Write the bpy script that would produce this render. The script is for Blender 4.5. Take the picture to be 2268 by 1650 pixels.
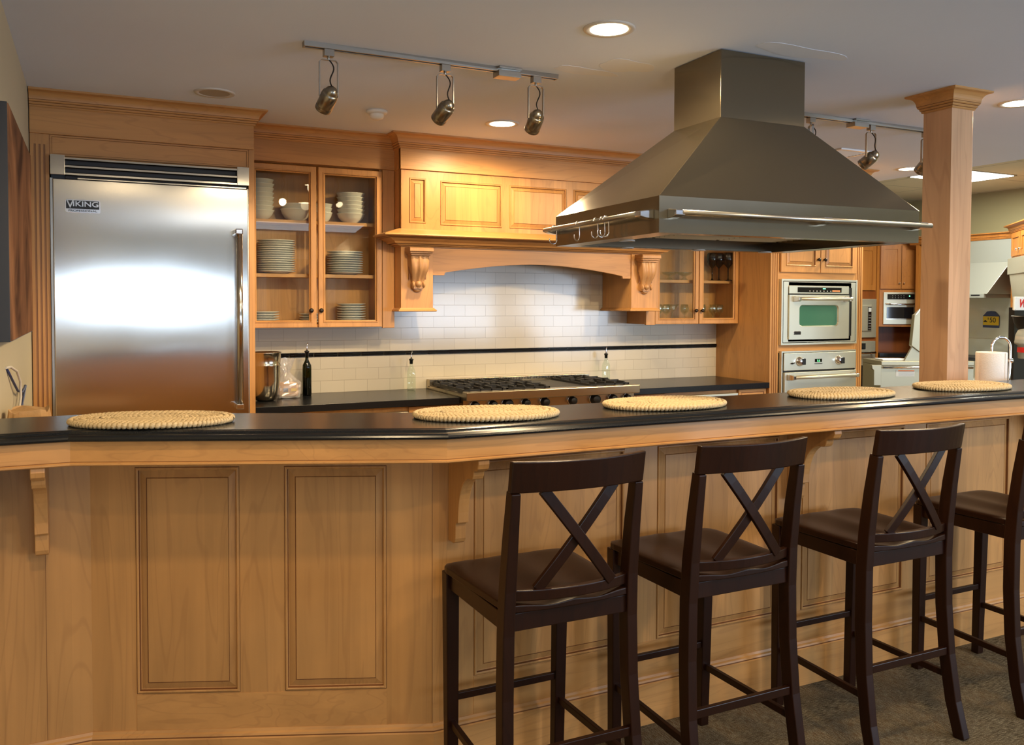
import bpy, bmesh, math, random
from mathutils import Vector, Matrix
random.seed(7)
sc = bpy.context.scene
C = sc.collection
for o in list(bpy.data.objects): bpy.data.objects.remove(o)
PI = math.pi; R = math.radians

# ------------------------------------------------------------------ camera
EYE = 1.49
cd = bpy.data.cameras.new('camera'); cam = bpy.data.objects.new('camera', cd); C.objects.link(cam)
cd.sensor_fit = 'HORIZONTAL'; cd.sensor_width = 36.0; cd.lens = 1916.16/2268*36
cd.shift_y = -94.64/2268; cd.clip_start = .05
ya, pi_, ro = R(25.8807), R(1.78388), R(-0.18685)
fw = Vector((math.sin(ya)*math.cos(pi_), math.cos(ya)*math.cos(pi_), -math.sin(pi_)))
rt = Vector((math.cos(ya), -math.sin(ya), 0)); dn = fw.cross(rt)
r2 = rt*math.cos(ro)+dn*math.sin(ro); d2 = -rt*math.sin(ro)+dn*math.cos(ro)
mw = Matrix((r2, -d2, -fw)).transposed().to_4x4(); mw.translation = (0, 0, EYE)
cam.matrix_world = mw; sc.camera = cam

# ------------------------------------------------------------------ exposure, world, daylight
sc.view_settings.view_transform = 'Standard'; sc.view_settings.look = 'None'
sc.cycles.transparent_max_bounces = 32
sc.view_settings.exposure = 0.10; sc.view_settings.gamma = 1.0; sc.view_settings.use_curve_mapping = False
w = bpy.data.worlds.new('world'); sc.world = w; w.use_nodes = True
w.node_tree.nodes['Background'].inputs[0].default_value = (.55, .68, .9, 1)
w.node_tree.nodes['Background'].inputs[1].default_value = .6

def area(name, loc, rot, sx, sy, power, col, spread=PI):
    l = bpy.data.lights.new(name, 'AREA'); l.shape = 'RECTANGLE'; l.size = sx; l.size_y = sy
    l.energy = power; l.color = col; l.spread = spread
    o = bpy.data.objects.new(name, l); C.objects.link(o); o.location = loc; o.rotation_euler = rot
    return o
def spot(name, loc, target, power, col, angle=100, blend=.6, radius=.04, parent=None):
    l = bpy.data.lights.new(name, 'SPOT'); l.energy = power; l.color = col
    l.spot_size = R(angle); l.spot_blend = blend; l.shadow_soft_size = radius
    o = bpy.data.objects.new(name, l); C.objects.link(o); o.location = loc
    d = Vector(target)-Vector(loc); o.rotation_euler = d.to_track_quat('-Z', 'Y').to_euler()
    return o
WARM = (1.0, .745, .43)
DAY = (.62, .78, 1.0)
# daylight through the small window and the large ones, added as cool ceiling fill, in the wall behind the photographer
area('window_and_fill_light', (.60, -2.93, 1.55), (R(90), 0, 0), 1.5, .46, 34, DAY)
area('window_and_fill_light', (5.60, -2.93, 1.22), (R(90), 0, 0), 1.8, 1.0, 110, DAY)  # added large window, cool fill for the ceiling
area('window_and_fill_light', (7.80, -2.93, 1.22), (R(90), 0, 0), 1.8, 1.0, 110, DAY)  # second added window for the same fill
# fluorescent panels of the showroom beyond, and an unseen fill added behind the camera
area('fluorescent_and_fill', (2.2, -1.2, 2.49), (0, 0, 0), 2.6, 1.2, 45, (.85, .93, 1.0))  # the added fill, soft light on the bar front
area('fluorescent_and_fill', (7.5, 5.6, 2.70), (0, 0, 0), .8, .5, 60, (1.0, 1.0, .86))
area('fluorescent_and_fill', (7.5, 3.4, 2.70), (0, 0, 0), .8, .5, 60, (1.0, 1.0, .86))

# ------------------------------------------------------------------ materials
MATS = {}
def newmat(name):
    m = bpy.data.materials.new(name); m.use_nodes = True
    nt = m.node_tree; b = nt.nodes['Principled BSDF']; MATS[name] = m
    return m, nt, b
def N(nt, t, **kw):
    n = nt.nodes.new(t)
    for k, v in kw.items(): setattr(n, k, v)
    return n
def plain(name, col, rough=.5, metal=0, spec=.5, noise=0, nscale=30, bump=0, bscale=60, coat=0):
    m, nt, b = newmat(name)
    b.inputs['Base Color'].default_value = (*col, 1); b.inputs['Roughness'].default_value = rough
    b.inputs['Metallic'].default_value = metal; b.inputs['Specular IOR Level'].default_value = spec
    b.inputs['Coat Weight'].default_value = coat
    tc = N(nt, 'ShaderNodeTexCoord')
    if noise:
        n = N(nt, 'ShaderNodeTexNoise'); n.inputs['Scale'].default_value = nscale; n.inputs['Detail'].default_value = 5
        nt.links.new(tc.outputs['Object'], n.inputs['Vector'])
        mx = N(nt, 'ShaderNodeMix', data_type='RGBA'); mx.inputs[6].default_value = tuple(c*(1-noise) for c in col)+(1,)
        mx.inputs[7].default_value = tuple(min(1, c*(1+noise)) for c in col)+(1,)
        nt.links.new(n.outputs['Fac'], mx.inputs[0]); nt.links.new(mx.outputs[2], b.inputs['Base Color'])
    if bump:
        n = N(nt, 'ShaderNodeTexNoise'); n.inputs['Scale'].default_value = bscale; n.inputs['Detail'].default_value = 4
        nt.links.new(tc.outputs['Object'], n.inputs['Vector'])
        bp = N(nt, 'ShaderNodeBump'); bp.inputs['Strength'].default_value = bump; bp.inputs['Distance'].default_value = .01
        nt.links.new(n.outputs['Fac'], bp.inputs['Height']); nt.links.new(bp.outputs[0], b.inputs['Normal'])
    return m
def wood(name, col, dark, axis='z', rough=.38, board=0, lines=.5, spec=.4):
    m, nt, b = newmat(name)
    tc = N(nt, 'ShaderNodeTexCoord'); mp = N(nt, 'ShaderNodeMapping')
    s = {'z': (5, 5, .55), 'x': (.55, 5, 5), 'y': (5, .55, 5)}[axis]
    mp.inputs['Scale'].default_value = s
    oi = N(nt, 'ShaderNodeObjectInfo')
    ad = N(nt, 'ShaderNodeVectorMath', operation='ADD'); sc_ = N(nt, 'ShaderNodeMath', operation='MULTIPLY'); sc_.inputs[1].default_value = 17
    nt.links.new(oi.outputs['Random'], sc_.inputs[0])
    nt.links.new(tc.outputs['Object'], ad.inputs[0]); nt.links.new(sc_.outputs[0], ad.inputs[1])
    nt.links.new(ad.outputs[0], mp.inputs['Vector'])
    n1 = N(nt, 'ShaderNodeTexNoise'); n1.inputs['Scale'].default_value = 1.0; n1.inputs['Detail'].default_value = 3; n1.inputs['Distortion'].default_value = .7
    nt.links.new(mp.outputs[0], n1.inputs['Vector'])
    # contour lines of the stretched noise read as cathedral grain
    mu = N(nt, 'ShaderNodeMath', operation='MULTIPLY'); mu.inputs[1].default_value = 95
    si = N(nt, 'ShaderNodeMath', operation='SINE'); po = N(nt, 'ShaderNodeMapRange')
    po.inputs['From Min'].default_value = .72; po.inputs['From Max'].default_value = 1.0
    nt.links.new(n1.outputs['Fac'], mu.inputs[0]); nt.links.new(mu.outputs[0], si.inputs[0]); nt.links.new(si.outputs[0], po.inputs['Value'])
    # fine streaks
    mp2 = N(nt, 'ShaderNodeMapping'); k = 60
    mp2.inputs['Scale'].default_value = tuple(v/5*k if v > 1 else 2.2 for v in s)
    nt.links.new(ad.outputs[0], mp2.inputs['Vector'])
    n2 = N(nt, 'ShaderNodeTexNoise'); n2.inputs['Scale'].default_value = 1.0; n2.inputs['Detail'].default_value = 4
    nt.links.new(mp2.outputs[0], n2.inputs['Vector'])
    # blotches
    n3 = N(nt, 'ShaderNodeTexNoise'); n3.inputs['Scale'].default_value = 2.2; n3.inputs['Detail'].default_value = 3; n3.inputs['Distortion'].default_value = .4
    nt.links.new(mp.outputs[0], n3.inputs['Vector'])
    mx1 = N(nt, 'ShaderNodeMix', data_type='RGBA')
    mx1.inputs[6].default_value = (*col, 1); mx1.inputs[7].default_value = (*[c*.80 for c in col], 1)
    rmp = N(nt, 'ShaderNodeMapRange'); rmp.inputs['From Min'].default_value = .35; rmp.inputs['From Max'].default_value = .7
    nt.links.new(n3.outputs['Fac'], rmp.inputs['Value']); nt.links.new(rmp.outputs[0], mx1.inputs[0])
    mx2 = N(nt, 'ShaderNodeMix', data_type='RGBA'); mx2.inputs[7].default_value = (*dark, 1)
    nt.links.new(mx1.outputs[2], mx2.inputs[6])
    m2 = N(nt, 'ShaderNodeMath', operation='MULTIPLY'); nt.links.new(po.outputs[0], m2.inputs[0]); m2.inputs[1].default_value = .42*lines
    nt.links.new(m2.outputs[0], mx2.inputs[0])
    mx3 = N(nt, 'ShaderNodeMix', data_type='RGBA'); mx3.inputs[7].default_value = (*dark, 1)
    nt.links.new(mx2.outputs[2], mx3.inputs[6])
    r2_ = N(nt, 'ShaderNodeMapRange'); r2_.inputs['From Min'].default_value = .5; r2_.inputs['From Max'].default_value = .8; r2_.inputs['To Max'].default_value = .35*lines
    nt.links.new(n2.outputs['Fac'], r2_.inputs['Value']); nt.links.new(r2_.outputs[0], mx3.inputs[0])
    last = mx3
    if board:
        sp = N(nt, 'ShaderNodeSeparateXYZ'); nt.links.new(ad.outputs[0], sp.inputs[0])
        fl = N(nt, 'ShaderNodeMath', operation='MULTIPLY'); fl.inputs[1].default_value = 1/board
        nt.links.new(sp.outputs[0 if axis == 'z' else 2], fl.inputs[0])
        f2 = N(nt, 'ShaderNodeMath', operation='FLOOR'); nt.links.new(fl.outputs[0], f2.inputs[0])
        wn = N(nt, 'ShaderNodeTexWhiteNoise', noise_dimensions='1D'); nt.links.new(f2.outputs[0], wn.inputs['W'])
        hs = N(nt, 'ShaderNodeHueSaturation'); mr = N(nt, 'ShaderNodeMapRange'); mr.inputs['To Min'].default_value = .86; mr.inputs['To Max'].default_value = 1.08
        nt.links.new(wn.outputs['Value'], mr.inputs['Value']); nt.links.new(mr.outputs[0], hs.inputs['Value'])
        nt.links.new(mx3.outputs[2], hs.inputs['Color']); nt.links.new(hs.outputs[0], b.inputs['Base Color'])
    else:
        nt.links.new(mx3.outputs[2], b.inputs['Base Color'])
    b.inputs['Roughness'].default_value = rough; b.inputs['Specular IOR Level'].default_value = spec
    return m
def steel(name, col, rough, tangent=(1, 0, 0), aniso=.8, brush='x', metal=1.0):
    m, nt, b = newmat(name)
    b.inputs['Base Color'].default_value = (*col, 1); b.inputs['Metallic'].default_value = metal
    b.inputs['Anisotropic'].default_value = aniso
    cx = N(nt, 'ShaderNodeCombineXYZ')
    for i in range(3): cx.inputs[i].default_value = tangent[i]
    nt.links.new(cx.outputs[0], b.inputs['Tangent'])
    tc = N(nt, 'ShaderNodeTexCoord'); mp = N(nt, 'ShaderNodeMapping')
    mp.inputs['Scale'].default_value = (3, 3, 700) if brush == 'x' else (700, 700, 3)
    n = N(nt, 'ShaderNodeTexNoise'); n.inputs['Scale'].default_value = 1; n.inputs['Detail'].default_value = 3
    nt.links.new(tc.outputs['Object'], mp.inputs[0]); nt.links.new(mp.outputs[0], n.inputs['Vector'])
    mr = N(nt, 'ShaderNodeMapRange'); mr.inputs['To Min'].default_value = rough*.93; mr.inputs['To Max'].default_value = rough*1.08
    nt.links.new(n.outputs['Fac'], mr.inputs['Value']); nt.links.new(mr.outputs[0], b.inputs['Roughness'])
    # slight waviness of the sheet
    n2 = N(nt, 'ShaderNodeTexNoise'); n2.inputs['Scale'].default_value = 2.6; n2.inputs['Detail'].default_value = 1
    nt.links.new(tc.outputs['Object'], n2.inputs['Vector'])
    bp = N(nt, 'ShaderNodeBump'); bp.inputs['Strength'].default_value = .09; bp.inputs['Distance'].default_value = .02
    nt.links.new(n2.outputs['Fac'], bp.inputs['Height']); nt.links.new(bp.outputs[0], b.inputs['Normal'])
    return m
def glass(name, tint, gloss=1.0, ior=1.5, rough=.0, haze=0):
    m, nt, b = newmat(name); nt.nodes.remove(b)
    out = [n for n in nt.nodes if n.type == 'OUTPUT_MATERIAL'][0]
    tr = N(nt, 'ShaderNodeBsdfTransparent'); tr.inputs[0].default_value = (*tint, 1)
    gl = N(nt, 'ShaderNodeBsdfGlossy'); gl.inputs['Roughness'].default_value = rough
    gl.inputs[0].default_value = (gloss, gloss, gloss, 1)
    lw = N(nt, 'ShaderNodeLayerWeight'); lw.inputs[0].default_value = .5
    pw = N(nt, 'ShaderNodeMath', operation='POWER'); pw.inputs[1].default_value = 4; nt.links.new(lw.outputs['Facing'], pw.inputs[0])
    f0 = ((ior-1)/(ior+1))**2; fr = N(nt, 'ShaderNodeMapRange'); fr.inputs['To Min'].default_value = f0; fr.inputs['To Max'].default_value = .75
    nt.links.new(pw.outputs[0], fr.inputs['Value'])
    mx = N(nt, 'ShaderNodeMixShader')
    nt.links.new(fr.outputs[0], mx.inputs[0]); nt.links.new(tr.outputs[0], mx.inputs[1]); nt.links.new(gl.outputs[0], mx.inputs[2])
    last = mx
    if haze:
        df = N(nt, 'ShaderNodeBsdfDiffuse'); df.inputs[0].default_value = (.85, .85, .85, 1)
        m2 = N(nt, 'ShaderNodeMixShader'); m2.inputs[0].default_value = haze
        nt.links.new(mx.outputs[0], m2.inputs[1]); nt.links.new(df.outputs[0], m2.inputs[2]); last = m2
    nt.links.new(last.outputs[0], out.inputs[0])
    return m
def emit(name, col, s):
    m, nt, b = newmat(name); b.inputs['Base Color'].default_value = (*col, 1)
    b.inputs['Emission Color'].default_value = (*col, 1); b.inputs['Emission Strength'].default_value = s
    return m

MAPLE = (.60, .300, .098); MDARK = (.30, .13, .045)
wood('maple_v', MAPLE, MDARK, 'z', board=0)
wood('maple_b', MAPLE, MDARK, 'z', board=.088)
wood('maple_h', MAPLE, MDARK, 'x', board=0)
wood('maple_y', MAPLE, MDARK, 'y')
wood('corbel_wood', (.50, .265, .11), MDARK, 'z')
wood('column_wood', (.68, .395, .215), (.34, .16, .07), 'z', board=0)
plain('glaze', (.20, .075, .022), .5)
wood('groove_wood', (.36, .17, .06), MDARK, 'z')
wood('cherry', (.42, .155, .03), (.2, .06, .01), 'z')
wood('cherry_dark', (.22, .06, .012), (.1, .03, .01), 'z')
wood('espresso', (.019, .0050, .0016), (.007, .002, .001), 'z', rough=.34, lines=.8, spec=.28)
steel('steel', (.62, .60, .56), .17, (1, 0, 0), .85)
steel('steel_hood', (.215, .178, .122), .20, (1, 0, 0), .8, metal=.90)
steel('steel_cook', (.46, .39, .27), .26, (1, 0, 0), .6, metal=.95)
steel('steel_matte', (.40, .36, .25), .45, (1, 0, 0), .4, metal=.75)
steel('steel_bright', (.55, .56, .50), .34, (0, 0, 1), .6, metal=.6)
steel('steel_oven', (.64, .62, .49), .38, (1, 0, 0), .5, metal=.80)
plain('chrome', (.78, .78, .80), .12, 1)
plain('bucket_steel', (.62, .56, .44), .17, 1, bump=.12, bscale=9)
plain('satin_nickel', (.42, .40, .36), .35, 1)
plain('nickel_dark', (.30, .27, .22), .28, 1)
plain('bronze', (.030, .022, .017), .35, .6)
plain('black', (.008, .008, .009), .4)
plain('black_gloss', (.006, .006, .007), .08)
plain('cast_iron', (.014, .014, .015), .45, bump=.2, bscale=200)
m_ = plain('granite', (.009, .010, .012), .24, spec=.30, noise=.5, nscale=500, bump=.0)
plain('ceiling_daylight_tint', (.71, .79, .95), .9, noise=.02, nscale=2, bump=.04, bscale=120)  # even blue tint stands in for cool daylight on the ceiling
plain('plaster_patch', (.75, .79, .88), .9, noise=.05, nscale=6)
plain('wall_paint', (.53, .47, .32), .85, bump=.03, bscale=150)
plain('far_paint', (.38, .335, .18), .85)
plain('rear_paint', (.42, .38, .29), .85)
plain('white_paint', (.75, .75, .76), .5)
plain('white_plastic', (.84, .84, .84), .4)
plain('porcelain', (.74, .72, .66), .12, spec=.5)
plain('trim_ring', (.62, .60, .56), .4)
plain('paper_white', (.80, .78, .75), .9, bump=.25, bscale=160)
plain('paper_brown', (.52, .31, .13), .8, noise=.15, nscale=14, bump=.5, bscale=22)
plain('cable_white', (.62, .56, .46), .6)
plain('cable_blue', (.03, .045, .12), .5)
plain('frame_black', (.020, .021, .026), .45)
plain('sign_white', (.78, .80, .76), .4); plain('sign_red', (.62, .02, .02), .4)
plain('tag_yellow', (.80, .55, .02), .5); plain('tag_blue', (.05, .07, .16), .5); plain('label_grey', (.55, .55, .52), .6)
plain('label_orange', (.75, .22, .05), .6)
plain('disposer_grey', (.40, .44, .43), .35)
plain('tile_floor', (.18, .13, .09), .4, noise=.2, nscale=4)
plain('bread', (.62, .36, .18), .8, noise=.2, nscale=20)
emit('lamp_glow', (1.0, .80, .50), 26)
emit('lamp_off', (.30, .24, .16), .05)
emit('panel_glow', (.95, 1.0, .95), 7)
emit('led_green', (.15, 1.0, .35), 2.5)
emit('led_amber', (.55, .22, .08), .35)
glass('pane', (.93, .95, .93), 1.0, 1.33); glass('clear_glass', (.90, .95, .92), 1.0, 2.0, .04)
glass('bottle_green', (.10, .13, .03), 1.0, 1.45); glass('bottle_clear', (.91, .96, .92), 1.0, 1.45)
plain('oven_glass', (.055, .165, .11), .10); glass('goblet_dark', (.05, .02, .05), 1.0, 1.5); glass('goblet_green', (.06, .12, .10), 1.0, 1.5)
glass('cling', (.88, .88, .92), 1.0, 2.2, .16, .20)
plain('oil', (.05, .055, .015), .3)

# subway tile
m, nt, b = newmat('subway_tile')
tc = N(nt, 'ShaderNodeTexCoord'); sp = N(nt, 'ShaderNodeSeparateXYZ'); cb = N(nt, 'ShaderNodeCombineXYZ')
nt.links.new(tc.outputs['Object'], sp.inputs[0]); nt.links.new(sp.outputs[0], cb.inputs[0]); nt.links.new(sp.outputs[2], cb.inputs[1])
br = N(nt, 'ShaderNodeTexBrick'); br.inputs['Scale'].default_value = 1
br.inputs['Brick Width'].default_value = .153; br.inputs['Row Height'].default_value = .0757; br.inputs['Mortar Size'].default_value = .0012
br.inputs['Mortar Smooth'].default_value = .3
br.inputs['Color1'].default_value = (.62, .565, .455, 1); br.inputs['Color2'].default_value = (.585, .535, .43, 1); br.inputs['Mortar'].default_value = (.44, .39, .31, 1)
nt.links.new(cb.outputs[0], br.inputs['Vector']); nt.links.new(br.outputs['Color'], b.inputs['Base Color'])
bp = N(nt, 'ShaderNodeBump', invert=True); bp.inputs['Strength'].default_value = .6; bp.inputs['Distance'].default_value = .002
nt.links.new(br.outputs['Fac'], bp.inputs['Height']); nt.links.new(bp.outputs[0], b.inputs['Normal'])
b.inputs['Roughness'].default_value = .16
# carpet
m, nt, b = newmat('carpet')
tc = N(nt, 'ShaderNodeTexCoord')
cols = [(.065, .048, .027), (.28, .235, .155), (.155, .095, .045), (.07, .075, .05)]
def stretched(sx, sy, sc__):
    mp = N(nt, 'ShaderNodeMapping'); mp.inputs['Scale'].default_value = (sx, sy, 1)
    nt.links.new(tc.outputs['Object'], mp.inputs[0]); n = N(nt, 'ShaderNodeTexNoise'); n.inputs['Scale'].default_value = sc__; n.inputs['Detail'].default_value = 5
    nt.links.new(mp.outputs[0], n.inputs['Vector']); return n
a1 = stretched(1, 7, 34); a2 = stretched(7, 1, 34); a3 = stretched(1, 1, 330); a4 = stretched(1, 1, 4)
def mixc(f, c1, c2, lo=.4, hi=.62):
    mr = N(nt, 'ShaderNodeMapRange'); mr.inputs['From Min'].default_value = lo; mr.inputs['From Max'].default_value = hi
    nt.links.new(f.outputs['Fac'], mr.inputs['Value']); mx = N(nt, 'ShaderNodeMix', data_type='RGBA')
    nt.links.new(mr.outputs[0], mx.inputs[0])
    for i, c in ((6, c1), (7, c2)):
        if isinstance(c, tuple): mx.inputs[i].default_value = (*c, 1)
        else: nt.links.new(c.outputs[2], mx.inputs[i])
    return mx
c1 = mixc(a1, cols[0], cols[1]); c2 = mixc(a2, cols[2], cols[1]); c3 = mixc(a4, c1, c2, .42, .58); c4 = mixc(a3, cols[0], c3, .36, .56)
nt.links.new(c4.outputs[2], b.inputs['Base Color']); b.inputs['Roughness'].default_value = .95; b.inputs['Specular IOR Level'].default_value = .1
bp = N(nt, 'ShaderNodeBump'); bp.inputs['Strength'].default_value = .8; bp.inputs['Distance'].default_value = .006
nt.links.new(a3.outputs['Fac'], bp.inputs['Height']); nt.links.new(bp.outputs[0], b.inputs['Normal'])
# straw
m = plain('straw', (.62, .46, .25), .75, noise=.28, nscale=90, bump=.35, bscale=160)
# ceiling tile
m, nt, b = newmat('ceiling_tile')
tc = N(nt, 'ShaderNodeTexCoord'); br = N(nt, 'ShaderNodeTexBrick'); br.offset = 0; br.inputs['Scale'].default_value = 1
br.inputs['Brick Width'].default_value = .8; br.inputs['Row Height'].default_value = .8; br.inputs['Mortar Size'].default_value = .008
for k in ('Color1', 'Color2'): br.inputs[k].default_value = (.62, .59, .43, 1)
br.inputs['Mortar'].default_value = (.34, .34, .24, 1)
nt.links.new(tc.outputs['Object'], br.inputs['Vector']); nt.links.new(br.outputs['Color'], b.inputs['Base Color']); b.inputs['Roughness'].default_value = .9
# artwork: brown reflection of the fridge and cabinets painted into the panel colour
m, nt, b = newmat('artwork_reflection')
tc = N(nt, 'ShaderNodeTexCoord'); n = N(nt, 'ShaderNodeTexNoise'); n.inputs['Scale'].default_value = 2.2; n.inputs['Detail'].default_value = 3; n.inputs['Distortion'].default_value = 1.2
nt.links.new(tc.outputs['Object'], n.inputs['Vector']); rp = N(nt, 'ShaderNodeValToRGB')
rp.color_ramp.elements[0].position = .35; rp.color_ramp.elements[0].color = (.09, .05, .035, 1)
rp.color_ramp.elements[1].position = .7; rp.color_ramp.elements[1].color = (.34, .17, .09, 1)
nt.links.new(n.outputs['Fac'], rp.inputs[0]); nt.links.new(rp.outputs[0], b.inputs['Base Color']); b.inputs['Roughness'].default_value = .3; b.inputs['Specular IOR Level'].default_value = 0

# ------------------------------------------------------------------ mesh builder
class MB:
    def __init__(s, M=None): s.v = []; s.f = []; s.m = []; s.sm = []; s.M = M
    def add(s, vs, fs, mi=0, smooth=False):
        o = len(s.v)
        s.v += [tuple(s.M @ Vector(p)) if s.M else tuple(p) for p in vs]
        for f in fs: s.f.append([i+o for i in f]); s.m.append(mi); s.sm.append(smooth)
    def box(s, x0, x1, y0, y1, z0, z1, mi=0):
        v = [(x, y, z) for x in (x0, x1) for y in (y0, y1) for z in (z0, z1)]
        s.add(v, [(0, 1, 3, 2), (4, 6, 7, 5), (0, 4, 5, 1), (2, 3, 7, 6), (0, 2, 6, 4), (1, 5, 7, 3)], mi)
    def prism(s, poly, axis, a, b, mi=0, smooth=False):
        """poly (p,q) extruded along axis: x -> (y,z); y -> (x,z); z -> (x,y)"""
        mk = {'x': lambda p, t: (t, p[0], p[1]), 'y': lambda p, t: (p[0], t, p[1]), 'z': lambda p, t: (p[0], p[1], t)}[axis]
        n = len(poly)
        s.add([mk(p, a) for p in poly]+[mk(p, b) for p in poly],
              [tuple(range(n))[::-1], tuple(range(n, 2*n))]+[(i, (i+1) % n, n+(i+1) % n, n+i) for i in range(n)], mi, smooth)
    def lathe(s, prof, c=(0, 0, 0), seg=28, mi=0, rot=None, cap=True, sx=1, sy=1):
        vs = []; fs = []; n = len(prof)
        for i in range(seg):
            a = 2*PI*i/seg
            for r, z in prof:
                p = Vector((r*math.cos(a)*sx, r*math.sin(a)*sy, z))
                if rot is not None: p = rot @ p
                vs.append(tuple(p+Vector(c)))
        for i in range(seg):
            j = (i+1) % seg
            for k in range(n-1): fs.append((i*n+k, j*n+k, j*n+k+1, i*n+k+1))
        s.add(vs, fs, mi, True)
        if cap:
            for k in (0, n-1):
                if prof[k][0] > 1e-5: s.add([vs[i*n+k] for i in range(seg)], [tuple(range(seg))], mi) if s.M is None else s._cap([vs[i*n+k] for i in range(seg)], mi)
    def _cap(s, vs, mi): s.add(vs, [tuple(range(len(vs)))], mi)
    def cyl(s, p0, p1, r, r1=None, seg=16, mi=0):
        p0 = Vector(p0); p1 = Vector(p1); d = p1-p0; q = d.to_track_quat('Z', 'Y').to_matrix()
        s.lathe([(r, 0), (r if r1 is None else r1, d.length)], p0, seg, mi, q)
    def tube(s, pts, r, seg=8, mi=0, closed=False):
        pts = [Vector(p) for p in pts]; n = len(pts); vs = []; fs = []; up = Vector((0, 0, 1)); prev = None
        for i, p in enumerate(pts):
            t = (pts[(i+1) % n]-pts[i-1]) if closed else (pts[min(i+1, n-1)]-pts[max(i-1, 0)])
            t.normalize()
            if prev is None: a = t.cross(up) if abs(t.z) < .95 else t.cross(Vector((1, 0, 0)))
            else: a = prev-t*prev.dot(t)
            a.normalize(); prev = a; b2 = t.cross(a)
            rr = r[i] if isinstance(r, (list, tuple)) else r
            for k in range(seg):
                an = 2*PI*k/seg; vs.append(tuple(p+a*math.cos(an)*rr+b2*math.sin(an)*rr))
        m_ = n if closed else n-1
        for i in range(m_):
            j = (i+1) % n
            for k in range(seg): fs.append((i*seg+k, i*seg+(k+1) % seg, j*seg+(k+1) % seg, j*seg+k))
        s.add(vs, fs, mi, True)
        if not closed: s.add(vs[:seg], [tuple(range(seg))[::-1]], mi); s.add(vs[-seg:], [tuple(range(seg))], mi)
    def beam(s, pts, w, h, side=(1, 0, 0), mi=0, taper=1):
        """rectangular section along pts: w along side, h across"""
        pts = [Vector(p) for p in pts]; n = len(pts); sd = Vector(side).normalized(); vs = []; fs = []
        for i, p in enumerate(pts):
            t = (pts[min(i+1, n-1)]-pts[max(i-1, 0)]).normalized()
            a = (sd-t*sd.dot(t)).normalized(); b2 = t.cross(a)
            k = 1+(taper-1)*i/(n-1) if not isinstance(taper, (list, tuple)) else taper[i]
            for u, v in ((-1, -1), (1, -1), (1, 1), (-1, 1)): vs.append(tuple(p+a*u*w/2*k+b2*v*h/2*k))
        for i in range(n-1):
            for k in range(4): fs.append((i*4+k, i*4+(k+1) % 4, i*4+4+(k+1) % 4, i*4+4+k))
        fs += [(3, 2, 1, 0), tuple(range(4*n-4, 4*n))]
        s.add(vs, fs, mi)
    def sweep(s, path, prof, closed_prof=False, mi=0, mis=None, cap=True):
        """profile (out, z) along a plan path with mitred corners; out is to the right of travel"""
        P = [Vector((p[0], p[1])) for p in path]; n = len(P); k = len(prof); vs = []
        nr = []
        for i in range(n-1):
            d = (P[i+1]-P[i]).normalized(); nr.append(Vector((d.y, -d.x)))
        for i in range(n):
            if i == 0: mt = nr[0]
            elif i == n-1: mt = nr[-1]
            else:
                mt = nr[i-1]+nr[i]; mt = mt/(mt.dot(nr[i]))
            for o, z in prof: q = P[i]+mt*o; vs.append((q.x, q.y, z))
        fs = []; kk = k if closed_prof else k-1
        for i in range(n-1):
            for j in range(kk): fs.append((i*k+j, i*k+(j+1) % k, (i+1)*k+(j+1) % k, (i+1)*k+j))
        if mis:
            for q, f in enumerate(fs): s.add([vs[t] for t in f], [(0, 1, 2, 3)], mis[q % kk])
        else: s.add(vs, fs, mi)
        if cap and closed_prof: s.add(vs[:k], [tuple(range(k))[::-1]], mi); s.add(vs[-k:], [tuple(range(k))], mi)
    def rings(s, x0, x1, z0, z1, y, steps, fill=True, mis=None):
        """nested rectangles on the plane facing -y; steps (inset, depth out of plane)"""
        L = []
        for ins, dep in steps:
            L.append([(x0+ins, y-dep, z0+ins), (x1-ins, y-dep, z0+ins), (x1-ins, y-dep, z1-ins), (x0+ins, y-dep, z1-ins)])
        for i in range(len(L)-1):
            mi = mis[i] if mis else 0
            for k in range(4):
                s.add([L[i][k], L[i][(k+1) % 4], L[i+1][(k+1) % 4], L[i+1][k]], [(0, 1, 2, 3)], mi)
        if fill: s.add(L[-1], [(0, 1, 2, 3)], 0)
    def build(s, name, mats, parent=None, loc=None, bevel=.0, local=False, merge=False):
        me = bpy.data.meshes.new(name)
        off = Vector((0, 0, 0))
        if loc is not None: off = Vector(loc)
        elif parent is not None and not local: off = WORLD[parent.name]
        me.from_pydata([tuple(Vector(p)-off) for p in s.v], [], s.f)
        if isinstance(mats, str): mats = [mats]
        for q in mats: me.materials.append(MATS[q])
        for p, mi, sm in zip(me.polygons, s.m, s.sm): p.material_index = mi; p.use_smooth = sm
        bm = bmesh.new(); bm.from_mesh(me)
        bmesh.ops.remove_doubles(bm, verts=bm.verts, dist=1e-5)
        bmesh.ops.recalc_face_normals(bm, faces=bm.faces); bm.to_mesh(me); bm.free()
        o = bpy.data.objects.new(name, me); C.objects.link(o)
        if parent is not None: o.parent = parent; WORLD[o.name] = WORLD[parent.name] if not local else Vector((0, 0, 0))
        else: o.location = off; WORLD[o.name] = off
        if bevel:
            md = o.modifiers.new('bevel', 'BEVEL'); md.width = bevel; md.segments = 2; md.limit_method = 'ANGLE'; md.angle_limit = R(38)
            md.harden_normals = False
        return o
WORLD = {}
def thing(name, label, cat, loc=(0, 0, 0), group=None, rz=0):
    o = bpy.data.objects.new(name, None); C.objects.link(o); o.location = loc; o.rotation_euler = (0, 0, rz)
    o.empty_display_size = .05
    WORLD[o.name] = Vector(loc); o['label'] = label; o['category'] = cat
    if group: o['group'] = group
    return o
def tag(o, label, cat, group=None):
    o['label'] = label; o['category'] = cat
    if group: o['group'] = group
    return o
def structure(o): o['kind'] = 'structure'; return o
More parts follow.
